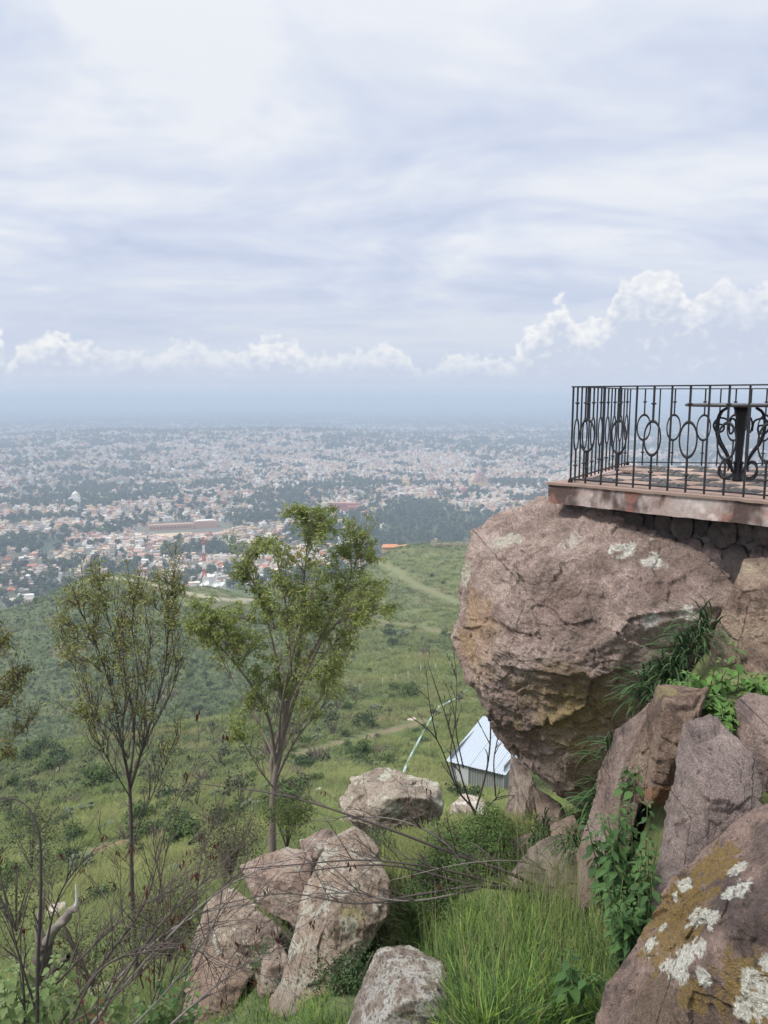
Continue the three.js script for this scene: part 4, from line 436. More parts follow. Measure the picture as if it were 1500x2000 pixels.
  // rubble wall below the edge
  const Wl = thing('stone_wall', 'dark rubble stone wall holding up the terrace edge', 'wall'); part('mortar', box(6.2, 1.5, 0.3).rotateY(Math.atan2(-fdir.z, fdir.x)).translate(...C0.clone().addScaledVector(fdir, 3.5).addScaledVector(nf, 0.325).setY(FLOOR - 0.96).toArray()), std(0.25, 0.225, 0.2), Wl);
  const Q = rng(12), SC = [[0.09, 0.075, 0.073], [0.12, 0.1, 0.095], [0.065, 0.055, 0.057], [0.155, 0.125, 0.12]];
  let y = FLOOR - 0.215; for (let row = 0; row < 5; row++) { const h = 0.16 + Q() * 0.12; let u = 0.4 + Q() * 0.2; while (u < 5.4) { const w = 0.11 + Q() * Q() * 0.34, q = [], hh = h * (0.8 + 0.45 * Q()); for (let k = 0; k < 9; k++) { const a = k / 9 * 6.28 + Q() * 0.5, s1 = 0.42 + 0.12 * Q(); q.push(V(Math.cos(a) * w * s1 * 1.28, Math.sin(a) * hh * s1 * 1.25, 0.02 + 0.02 * Q()), V(Math.cos(a) * w * s1, Math.sin(a) * hh * s1, -0.12)); } q.push(V((Q() - 0.5) * w * 0.4, (Q() - 0.5) * hh * 0.4, 0.05)); const sc = Q() * 4 | 0, g = rockGeo(q, 9, { seed: Q() * 60, scale: 0.2, rough: 0.5, sharp: 50, cracks: 0 }, rockColour({ seed: Q() * 90, size: 0.12, base: SC[sc], dark: SC[2], light: [SC[sc][0] * 1.7, SC[sc][1] * 1.7, SC[sc][2] * 1.7], lichen: 0.45, crust: [0.28, 0.28, 0.26] })); const m = part('stone', g, rockMat, Wl); m.position.copy(C0.clone().addScaledVector(fdir, u + w / 2).addScaledVector(nf, 0.12 + Q() * 0.03).setY(y - h / 2 + (Q() - 0.5) * 0.05)); m.rotation.set(0, Math.atan2(-fdir.z, fdir.x), (Q() - 0.5) * 0.4); u += w + 0.01; } y -= h * 0.97; }
}
{
  const iron = std(0.022, 0.021, 0.024, 0.5, { metalness: 0.3 }), Rl = thing('railing', 'black wrought iron railing with oval rings along the terrace edge', 'railing'), Ht = 0.922;
  const bar = new THREE.BoxGeometry(0.014, Ht, 0.014).translate(0, Ht / 2, 0), hi = new THREE.BoxGeometry(0.015, Ht * 0.345, 0.015), ring = new THREE.TorusGeometry(0.078, 0.0075, 6, 40).scale(1, 1.95, 1), coll = new THREE.LatheGeometry([[0.008, -0.011], [0.021, -0.006], [0.024, 0], [0.021, 0.006], [0.008, 0.011]].map((p) => new THREE.Vector2(...p)), 10), knob = new THREE.BoxGeometry(0.034, 0.03, 0.034);
  const run = (P, Q, n, first) => {
    const d = Q.clone().sub(P), L = d.length(), a = Math.atan2(-d.z, d.x), mid = P.clone().add(Q).multiplyScalar(0.5);
    const rail = (y, h, w, name) => { const m = part(name, new THREE.BoxGeometry(L + 0.02, h, w), iron, Rl); m.position.copy(mid).setY(FLOOR + y); m.rotation.y = a; };
    rail(Ht + 0.004, 0.012, 0.036, 'top_rail'); rail(0.035, 0.012, 0.026, 'bottom_rail');
    for (let i = first; i <= n; i++) {
      const p = P.clone().addScaledVector(d, i / n).setY(FLOOR);
      if (i % 2 === 0) { const m = part('baluster', bar, iron, Rl); m.position.copy(p); m.rotation.y = a; if (i === 0 || i === n) { const k = part('foot', knob, iron, m); k.position.y = 0.012; } }
      else { const g = new THREE.Group(); g.name = 'ring_baluster'; g.position.copy(p); g.rotation.y = a; Rl.add(g); for (const y of [Ht * 0.1725, Ht * 0.8275]) part('rod', hi, iron, g).position.y = y; part('ring', ring, iron, g).position.y = Ht / 2; for (const y of [Ht * 0.17, Ht * 0.835]) part('collar', coll, iron, g).position.y = y; }
    }
  };
  run(C0, C0.clone().addScaledVector(fdir, 0.166 * 30), 30, 0); run(C0, C1, 16, 1); run(C1, C2, 30, 1);
}
{
  const iron = std(0.018, 0.018, 0.024, 0.45, { metalness: 0.3 }), p0 = pt(1440, 938, 7.75), t = thing('patio_table', 'dark iron patio table with scrolled base behind the railing', 'table', V(p0.x, FLOOR, p0.z)), H = 0.735;
  part('tabletop', new THREE.LatheGeometry([[0, 0], [0.5, 0], [0.52, 0.006], [0.525, 0.02], [0.515, 0.032], [0, 0.032]].map((q) => new THREE.Vector2(...q)), 48).translate(0, H, 0), std(0.05, 0.05, 0.055, 0.35), t);
  part('post', new THREE.LatheGeometry([[0.0, 0], [0.045, 0], [0.05, 0.03], [0.034, 0.08], [0.036, 0.3], [0.042, 0.42], [0.046, 0.55], [0.055, 0.66], [0.08, 0.735], [0, 0.735]].map((q) => new THREE.Vector2(...q)), 20), iron, t);
  const strap = (pts, r, ang, name) => { const c = new THREE.CatmullRomCurve3(pts.map(([x, y]) => V(x, y, 0))); const m = part(name, new THREE.TubeGeometry(c, 48, r, 6), iron, t); m.rotation.y = ang; };
  for (let k = 0; k < 4; k++) { const a = k * Math.PI / 2 + 0.35; strap([[0.07, 0.1], [0.14, 0.25], [0.27, 0.42], [0.3, 0.56], [0.26, 0.68], [0.18, 0.725]], 0.013, a, 'scroll_leg'); strap([[0.11, 0.5], [0.13, 0.6], [0.22, 0.62], [0.27, 0.55], [0.23, 0.48], [0.17, 0.5], [0.17, 0.55], [0.21, 0.56]], 0.010, a + 0.4, 'scroll'); const pts = []; for (let i = 0; i <= 14; i++) { const q = i / 14 * 7.4, rr = 0.125 - 0.012 * q; pts.push([0.16 + rr * Math.cos(q + 2.6), 0.135 + rr * Math.sin(q + 2.6)]); } strap(pts, 0.010, a, 'foot_scroll'); }
}
// ---------------------------------------------------------------- shed and water pipe on the slope
{
  const g = groundHit(930, 1545), o = thing('shed', 'corrugated metal shed with a pale sheet roof below the boulder', 'shed', V(g.x, g.y, g.z)); o.rotation.y = -0.5;
  const corr = (w, h, amp, per, nz = 1) => { const n = Math.round(w / per * 8), gg = new THREE.PlaneGeometry(w, h, n, nz), p = gg.attributes.position; for (let i = 0; i < p.count; i++) p.setZ(i, amp * Math.sin(p.getX(i) / per * 6.283)); gg.computeVertexNormals(); return gg; };
  const wallM = std(0.26, 0.28, 0.275, 0.6, { side: THREE.DoubleSide, metalness: 0.2 }), roofM = std(0.40, 0.45, 0.51, 0.45, { side: THREE.DoubleSide }), dw = 4.4, dl = 7.2, h = 2.05;
  const w1 = part('wall', corr(dw, h, 0.025, 0.2), wallM, o); w1.position.set(0, h / 2, 0); const w2 = part('wall', corr(dl, h + 0.5, 0.025, 0.2), wallM, o); w2.position.set(dw / 2, (h + 0.5) / 2, -dl / 2); w2.rotation.y = Math.PI / 2; const w3 = part('wall', corr(dl, h + 0.5, 0.025, 0.2), wallM, o); w3.position.set(-dw / 2, (h + 0.5) / 2, -dl / 2); w3.rotation.y = -Math.PI / 2;
  for (let i = 0; i < 5; i++) { const r = part('roof_sheet', corr((dw + 0.5) / 5 + 0.03, dl + 0.7, 0.03, 0.2), roofM, o); r.rotation.x = -Math.PI / 2 + 0.1; r.position.set(-dw / 2 - 0.25 + (i + 0.5) * (dw + 0.5) / 5, h + 0.38 + (i & 1) * 0.012, -dl / 2); }
  part('door', box(1.05, 1.7, 0.05, -1.15, 0.95, 0.06), std(0.48, 0.5, 0.52, 0.5), o); part('corner_post', box(0.09, h, 0.09, dw / 2, h / 2, 0.03), std(0.3, 0.32, 0.34, 0.5), o); part('footing', box(dw + 0.1, 0.25, 0.3, 0, 0.02, 0.05), std(0.35, 0.22, 0.14), o);
  const d = thing('orange_drum', 'orange plastic panel standing beside the metal shed wall', 'panel', V(g.x + 2.75, ground(g.x + 2.75, g.z - 0.3) , g.z - 0.3)); d.name = 'orange_panel'; part('sheet', box(0.55, 1.5, 0.5, 0, 0.6, 0), std(0.6, 0.3, 0.06, 0.6), d); part('rim', box(0.6, 0.08, 0.55, 0, 1.38, 0), std(0.5, 0.24, 0.05, 0.6), d);
  const cr = thing('wooden_pallet', 'grey wooden pallet leaning beside the orange panel', 'pallet', V(g.x + 3.7, ground(g.x + 3.7, g.z - 0.8), g.z - 0.8)); for (let i = 0; i < 4; i++) part('slat', box(1.1, 0.14, 0.04, 0, 0.15 + i * 0.33, 0), std(0.4, 0.36, 0.3), cr); for (const x of [-0.5, 0, 0.5]) part('upright', box(0.09, 1.25, 0.06, x, 0.6, -0.055), std(0.35, 0.31, 0.26), cr); cr.rotation.x = -0.25;
  // pipe
  const P = [[784, 1524], [800, 1484], [825, 1436], [846, 1398], [857, 1384], [872, 1376], [895, 1364], [912, 1350]].map(([a, b]) => { const q = groundHit(a, b); q.y += 0.18; return q; });
  const pipe = thing('water_pipe', 'pale turquoise water pipe running down the grassy slope', 'pipe'), pm = std(0.44, 0.60, 0.58, 0.4); part('tube', new THREE.TubeGeometry(new THREE.CatmullRomCurve3(P.slice(0, 5), false, 'catmullrom', 0.2), 60, 0.13, 10), pm, pipe); part('tube', new THREE.TubeGeometry(new THREE.CatmullRomCurve3(P.slice(4), false, 'catmullrom', 0.2), 40, 0.15, 10), pm, pipe);
  for (const [k, u] of [[3, 0], [3, 0.5], [4, 0], [5, 0.2]]) { const q = P[k].clone().lerp(P[Math.min(k + 1, 7)], u), dir = P[Math.min(k + 1, 7)].clone().sub(P[k]).normalize(), gg = new THREE.CylinderGeometry(0.25, 0.25, 0.35, 14); gg.applyQuaternion(new THREE.Quaternion().setFromUnitVectors(V(0, 1, 0), dir)); part('coupling', gg.translate(q.x, q.y, q.z), std(0.55, 0.64, 0.66, 0.5), pipe); }
  for (const q of P) part('support', box(0.2, 0.5, 0.3, q.x, q.y - 0.3, q.z), std(0.4, 0.38, 0.34), pipe);
  // white fence stakes
  const stake = new THREE.CylinderGeometry(0.07, 0.08, 1.5, 6).translate(0, 0.65, 0), stm = std(0.6, 0.58, 0.52); [[703, 1352], [747, 1338], [772, 1330], [797, 1324], [822, 1312], [851, 1308], [879, 1303], [786, 1362], [808, 1360]].forEach(([a, b]) => { const q = groundHit(a, b), f = thing('fence_stake', 'slim whitish fence stake in the line across the grassy slope', 'stake', V(q.x, q.y, q.z), 'fence stakes across the slope'); part('shaft', stake, stm, f); const c = part('cap', new THREE.CylinderGeometry(0.04, 0.07, 0.06, 6).translate(0, 1.43, 0), stm, f); });
}
console.log('built things done');

// ---------------------------------------------------------------- vegetation
function taper(pts, r0, r1, seg = 12, sides = 6, knots = 0) { // a tapering limb along a smooth path
  const c = new THREE.CatmullRomCurve3(pts), P = c.getPoints(seg), pos = [], idx = [], up = V(0.3, 0.2, 0.93);
  for (let i = 0; i <= seg; i++) { const t = (i < seg ? P[i + 1].clone().sub(P[i]) : P[i].clone().sub(P[i - 1])).normalize(), a = t.clone().cross(up).normalize(), b = a.clone().cross(t); for (let k = 0; k < sides; k++) { const q = k / sides * 6.2832, r = mix(r0, r1, i / seg) * (1 + knots * noise(i * 0.7 + k * 1.3, k * 0.9, pts.length)), ca = Math.cos(q) * r, sa = Math.sin(q) * r; pos.push(P[i].x + a.x * ca + b.x * sa, P[i].y + a.y * ca + b.y * sa, P[i].z + a.z * ca + b.z * sa); } }
  for (let i = 0; i < seg; i++) for (let k = 0; k < sides; k++) { const A = i * sides + k, B = i * sides + (k + 1) % sides; idx.push(A, B, A + sides, B, B + sides, A + sides); }
  return geoFrom(pos, idx);
}
const join = (gs) => mergeGeometries(gs.map((g) => { const h = g.clone(); h.deleteAttribute('uv'); return h; }));
function leafSheet(R, leaves) { // leaves: [centre, direction, length, width, tint] lens-shaped, folded a little
  const pos = [], idx = [], col = []; for (const [c, d, l, w, tint] of leaves) { const s = V(R() - 0.5, R() - 0.5, R() - 0.5).cross(d).normalize(), n = d.clone().cross(s), o = pos.length / 3; for (const [u, v, k] of [[0, 0, 0], [0.45, 1, 0.12], [1, 0, -0.1], [0.45, -1, 0.12]]) { pos.push(c.x + d.x * u * l + s.x * v * w + n.x * k * l, c.y + d.y * u * l + s.y * v * w + n.y * k * l, c.z + d.z * u * l + s.z * v * w + n.z * k * l); col.push(...tint); } idx.push(o, o + 1, o + 2, o, o + 2, o + 3); }
  return geoFrom(pos, idx, col);
}
const foliage = (t = 0.35) => { const m = leafMat(1, 1, 1, t); m.vertexColors = true; return m; };
const FOL = foliage(0.4);
function eucalyptus(name, label, limbs, clusters, o) {
  const R = rng(o.seed), T = thing(name, label, 'tree'), bark = std(...o.bark, 0.95), base = pt(...limbs[0].p[0]); T.position.copy(base); const L = (q) => pt(...q).sub(base), nodes = [];
  for (const l of limbs) { const p = l.p.map(L); part(l.trunk ? 'trunk' : 'limb', taper(p, l.r[0] * o.thick, l.r[1] * o.thick, 16, 8), bark, T); const c = new THREE.CatmullRomCurve3(p); for (let i = 3; i <= 20; i++) nodes.push({ q: c.getPoint(i / 20), r: o.thick * mix(l.r[0], l.r[1], i / 20) }); }
  const twigs = [], leaves = []; clusters = clusters.concat(clusters.filter((q, i) => i % 2 === 0).map(([px, py, dd, rad, n]) => [px + (R() - 0.5) * rad * 2.2, py + (R() - 0.3) * rad * 2.2, dd + (R() - 0.5) * 1.2, rad * 0.8, Math.round(n * 0.6)]));
  for (const [px, py, d, rad, n] of clusters) {
    const c = L([px, py, d]), rr = 1.28 * rad / FPX * d; let best = nodes[0], bd = 1e9; for (const k of nodes) { const dd = k.q.distanceTo(c) + Math.max(0, k.q.y - c.y + 0.25 * rr) * 3; if (dd < bd) { bd = dd; best = k; } }
    const m1 = best.q.clone().lerp(c, 0.5).add(V((R() - 0.5) * 0.3, -0.12 * bd, (R() - 0.5) * 0.3)), path = new THREE.CatmullRomCurve3([best.q, m1, c]); twigs.push(taper([best.q, m1, c], Math.min(best.r * 0.6, 0.03), 0.008, 8, 5));
    for (let i = 0; i < n * 1.5; i++) {
      const s = path.getPoint(0.45 + 0.55 * R()), dir = V(R() * 2 - 1, R() * 1.5 - 0.45, R() * 2 - 1).normalize(), e = c.clone().addScaledVector(dir, rr * (0.35 + 0.75 * Math.cbrt(R()))), mid = s.clone().lerp(e, 0.55).add(V(0, 0.06, 0)); twigs.push(taper([s, mid, e], 0.007, 0.003, 4, 3));
      const cv = new THREE.CatmullRomCurve3([s, mid, e]), k = Math.round(o.dense * (0.6 + 0.8 * R())), lush = R(); for (let j = 0; j < k; j++) { const q = cv.getPoint(0.35 + 0.65 * R()).add(V((R() - 0.5) * 0.13, (R() - 0.5) * 0.13, (R() - 0.5) * 0.13)), dd = V((R() - 0.5) * 1.5, o.droop + (R() - 0.5) * 1.1, (R() - 0.5) * 1.5).normalize(), t = R(), cc = mix3(o.c0, o.c1, t * 0.6 + lush * 0.4), v = R() < o.dry ? [0.30, 0.2, 0.07] : cc; leaves.push([q, dd, o.leaf * (0.7 + 0.6 * R()), o.leaf * 0.13, v]); }
    }
  }
  for (const l of limbs) { if (l.trunk) continue; const c = new THREE.CatmullRomCurve3(l.p.map(L)), n = Math.round(c.getLength() * o.shoots); for (let i = 0; i < n; i++) { const t = 0.15 + 0.85 * R(), p = c.getPoint(t), d = c.getTangent(t).add(V((R() - 0.5) * 1.4, 0.5 + 0.5 * R(), (R() - 0.5) * 1.4)).normalize(), len = (0.45 + 0.75 * R()) * o.reach, e = p.clone().addScaledVector(d, len), m = p.clone().lerp(e, 0.5).add(V((R() - 0.5) * 0.1, -0.05 * len, (R() - 0.5) * 0.1)), cv = new THREE.CatmullRomCurve3([p, m, e]); twigs.push(taper([p, m, e], 0.011 * o.thick * 1.3, 0.003, 6, 4)); const k = Math.round(o.dense * 2.1 * (0.4 + 0.9 * R()) * sstep(0.3, 0.75, t)); for (let j = 0; j < k; j++) { const u = 0.3 + 0.7 * Math.sqrt(R()), q = cv.getPoint(u).add(V((R() - 0.5) * 0.26, (R() - 0.5) * 0.26, (R() - 0.5) * 0.26)), dd = V((R() - 0.5) * 1.5, o.droop + (R() - 0.5) * 1.2, (R() - 0.5) * 1.5).normalize(); leaves.push([q, dd, o.leaf * (0.6 + 0.6 * R()), o.leaf * 0.12, R() < o.dry ? [0.3, 0.2, 0.07] : mix3(o.c0, o.c1, R())]); } for (let j = 0; j < 3; j++) { const a = cv.getPoint(0.3 + 0.6 * R()), b2 = a.clone().add(V((R() - 0.5) * 0.3, 0.2 + 0.15 * R(), (R() - 0.5) * 0.3)); twigs.push(taper([a, a.clone().lerp(b2, 0.5), b2], 0.004, 0.002, 3, 3)); } } }
  part('branches', join(twigs), bark, T); part('crown', leafSheet(R, leaves), FOL, T).userData.kind = 'stuff'; return T;
}
{
  const D = 17.5;
  eucalyptus('eucalyptus_tree', 'leafy green young eucalyptus with many upswept limbs on the slope', [
    { trunk: 1, p: [[533, 1690, D], [532, 1600, D], [536, 1530, D], [552, 1440, D], [562, 1370, D]], r: [0.15, 0.09] }, { p: [[541, 1560, D], [530, 1490, D + 0.2], [556, 1400, D + 0.3], [580, 1300, D + 0.3], [592, 1150, D], [604, 1030, D]], r: [0.1, 0.02] },
    { p: [[552, 1440, D], [590, 1330, D - 0.4], [650, 1225, D - 0.6], [735, 1165, D - 0.8]], r: [0.075, 0.015] }, { p: [[540, 1500, D], [520, 1390, D - 0.3], [462, 1300, D - 0.6], [392, 1225, D - 0.8]], r: [0.07, 0.014] }, { p: [[562, 1370, D], [612, 1270, D + 0.4], [680, 1140, D + 0.7], [712, 1050, D + 0.8]], r: [0.065, 0.013] },
    { p: [[556, 1400, D], [536, 1270, D + 0.5], [505, 1160, D + 0.6], [474, 1100, D + 0.6]], r: [0.06, 0.012] }, { p: [[540, 1520, D], [580, 1440, D - 0.5], [632, 1375, D - 0.7], [650, 1300, D - 0.8]], r: [0.05, 0.01] }, { p: [[570, 1330, D], [560, 1200, D - 0.5], [540, 1090, D - 0.6]], r: [0.045, 0.01] }, { p: [[590, 1330, D], [660, 1250, D + 0.8], [720, 1210, D + 1.1]], r: [0.04, 0.01] }, { p: [[535, 1540, D], [505, 1500, D - 0.6], [470, 1440, D - 0.8]], r: [0.03, 0.008] }, { p: [[540, 1490, D], [500, 1400, D + 0.6], [450, 1320, D + 0.8], [420, 1260, D + 0.9]], r: [0.04, 0.01] }, { p: [[548, 1460, D], [600, 1400, D + 0.6], [650, 1320, D + 0.9], [690, 1240, D + 1]], r: [0.04, 0.01] }, { p: [[545, 1470, D], [550, 1380, D - 0.7], [575, 1260, D - 1], [620, 1130, D - 1]], r: [0.045, 0.01] }, { p: [[540, 1500, D], [560, 1450, D - 0.6], [585, 1400, D - 0.8], [590, 1350, D - 0.9]], r: [0.025, 0.008] }],
    [[600, 1015, D, 34, 12], [575, 1005, D, 24, 8], [630, 1025, D + 0.2, 30, 10], [692, 1050, D + 0.8, 34, 11], [712, 1085, D + 0.8, 28, 8], [535, 1070, D, 30, 10], [515, 1060, D + 0.4, 22, 6], [478, 1105, D + 0.6, 24, 8], [470, 1135, D + 0.6, 18, 5], [650, 1120, D + 0.3, 40, 12], [590, 1110, D, 38, 9], [555, 1150, D - 0.5, 42, 13], [505, 1165, D + 0.5, 30, 9], [690, 1150, D + 0.2, 40, 12], [740, 1185, D - 0.8, 30, 11], [700, 1200, D - 0.4, 44, 13], [640, 1195, D, 46, 14], [590, 1215, D - 0.5, 46, 14], [530, 1225, D + 0.2, 42, 13], [470, 1205, D, 30, 8], [415, 1215, D - 0.8, 34, 12], [385, 1240, D - 0.8, 30, 12], [440, 1255, D - 0.6, 36, 12], [490, 1270, D - 0.3, 36, 10], [570, 1290, D, 36, 8], [655, 1250, D, 34, 8], [520, 1325, D - 0.4, 34, 10], [495, 1385, D - 0.5, 32, 10], [640, 1330, D - 0.7, 34, 7], [600, 1390, D - 0.6, 26, 5], [545, 1350, D + 0.3, 28, 5], [470, 1445, D - 0.8, 22, 4], [725, 1165, D + 0.3, 26, 8], [395, 1180, D - 0.6, 20, 5], [670, 1080, D + 0.5, 22, 6]],
    { seed: 5, shoots: 6, reach: 0.75, thick: 0.66, bark: [0.19, 0.155, 0.13], dense: 26, droop: -0.35, leaf: 0.105, c0: [0.175, 0.235, 0.055], c1: [0.34, 0.39, 0.105], dry: 0.03 });
  const E = 12.5;
  eucalyptus('burnt_eucalyptus', 'sparse olive eucalyptus with a blackened slender trunk', [
    { trunk: 1, p: [[272, 2010, E], [266, 1880, E], [258, 1740, E], [256, 1600, E], [252, 1515, E]], r: [0.085, 0.055] }, { p: [[252, 1520, E], [235, 1440, E], [215, 1340, E], [180, 1240, E], [150, 1180, E]], r: [0.05, 0.01] }, { p: [[254, 1520, E], [262, 1420, E + 0.3], [240, 1300, E + 0.4], [205, 1190, E + 0.5], [192, 1130, E + 0.5]], r: [0.045, 0.01] }, { p: [[256, 1530, E], [285, 1440, E - 0.2], [320, 1320, E - 0.3], [330, 1210, E - 0.4], [338, 1130, E - 0.4]], r: [0.045, 0.009] }, { p: [[262, 1500, E], [300, 1420, E + 0.4], [335, 1350, E + 0.5], [346, 1290, E + 0.5]], r: [0.03, 0.007] }, { p: [[250, 1480, E], [210, 1420, E - 0.4], [165, 1400, E - 0.6]], r: [0.025, 0.007] }, { p: [[258, 1430, E], [270, 1330, E], [258, 1220, E], [262, 1170, E]], r: [0.03, 0.007] }, { p: [[257, 1650, E], [290, 1570, E - 0.3], [330, 1480, E - 0.5], [350, 1440, E - 0.5]], r: [0.02, 0.006] }, { p: [[253, 1530, E], [225, 1470, E + 0.4], [180, 1390, E + 0.7], [140, 1290, E + 0.8], [115, 1220, E + 0.8]], r: [0.03, 0.007] }, { p: [[254, 1540, E], [240, 1450, E - 0.5], [245, 1330, E - 0.6], [228, 1210, E - 0.6]], r: [0.03, 0.007] }, { p: [[256, 1540, E], [280, 1450, E - 0.5], [285, 1330, E - 0.6], [300, 1220, E - 0.6]], r: [0.03, 0.007] }, { p: [[256, 1560, E], [220, 1500, E - 0.5], [190, 1440, E - 0.8], [175, 1360, E - 0.9]], r: [0.022, 0.006] }],
    [[190, 1130, E, 30, 9], [150, 1175, E, 28, 9], [125, 1220, E, 24, 7], [200, 1185, E + 0.3, 32, 8], [165, 1240, E, 34, 9], [130, 1275, E, 22, 5], [220, 1240, E + 0.4, 32, 7], [322, 1135, E - 0.4, 26, 8], [345, 1160, E - 0.4, 20, 6], [300, 1175, E - 0.2, 26, 7], [330, 1215, E - 0.4, 24, 5], [262, 1170, E, 26, 7], [255, 1225, E, 24, 5], [185, 1300, E, 30, 6], [235, 1310, E, 26, 5], [300, 1260, E, 24, 4], [275, 1390, E, 22, 5], [170, 1395, E - 0.6, 26, 5], [215, 1390, E, 20, 4], [330, 1290, E, 22, 4], [290, 1330, E, 22, 4]],
    { seed: 9, shoots: 8, reach: 0.65, thick: 0.5, bark: [0.075, 0.06, 0.052], dense: 14, droop: -0.3, leaf: 0.08, c0: [0.18, 0.21, 0.06], c1: [0.33, 0.34, 0.115], dry: 0.05 });
  const F = 14;
  eucalyptus('olive_tree', 'olive tree whose few leafy boughs reach over the shrubby slope', [{ trunk: 1, p: [[-120, 1900, F], [-110, 1650, F], [-90, 1480, F], [-60, 1400, F]], r: [0.1, 0.05] }, { p: [[-95, 1480, F], [-40, 1420, F], [10, 1370, F], [45, 1310, F]], r: [0.04, 0.01] }, { p: [[-60, 1400, F], [-30, 1330, F], [-10, 1260, F]], r: [0.04, 0.012] }, { p: [[-100, 1560, F], [-30, 1530, F], [20, 1450, F], [50, 1420, F]], r: [0.03, 0.008] }],
    [[5, 1255, F, 26, 8], [-30, 1270, F, 30, 9], [40, 1320, F, 26, 9], [15, 1345, F, 26, 8], [-20, 1370, F, 30, 8], [35, 1430, F, 24, 5], [10, 1480, F, 24, 5]], { seed: 21, shoots: 7, reach: 0.6, thick: 0.5, bark: [0.13, 0.1, 0.08], dense: 9, droop: -0.4, leaf: 0.11, c0: [0.12, 0.14, 0.035], c1: [0.22, 0.22, 0.06], dry: 0.08 });
}
console.log('trees done');
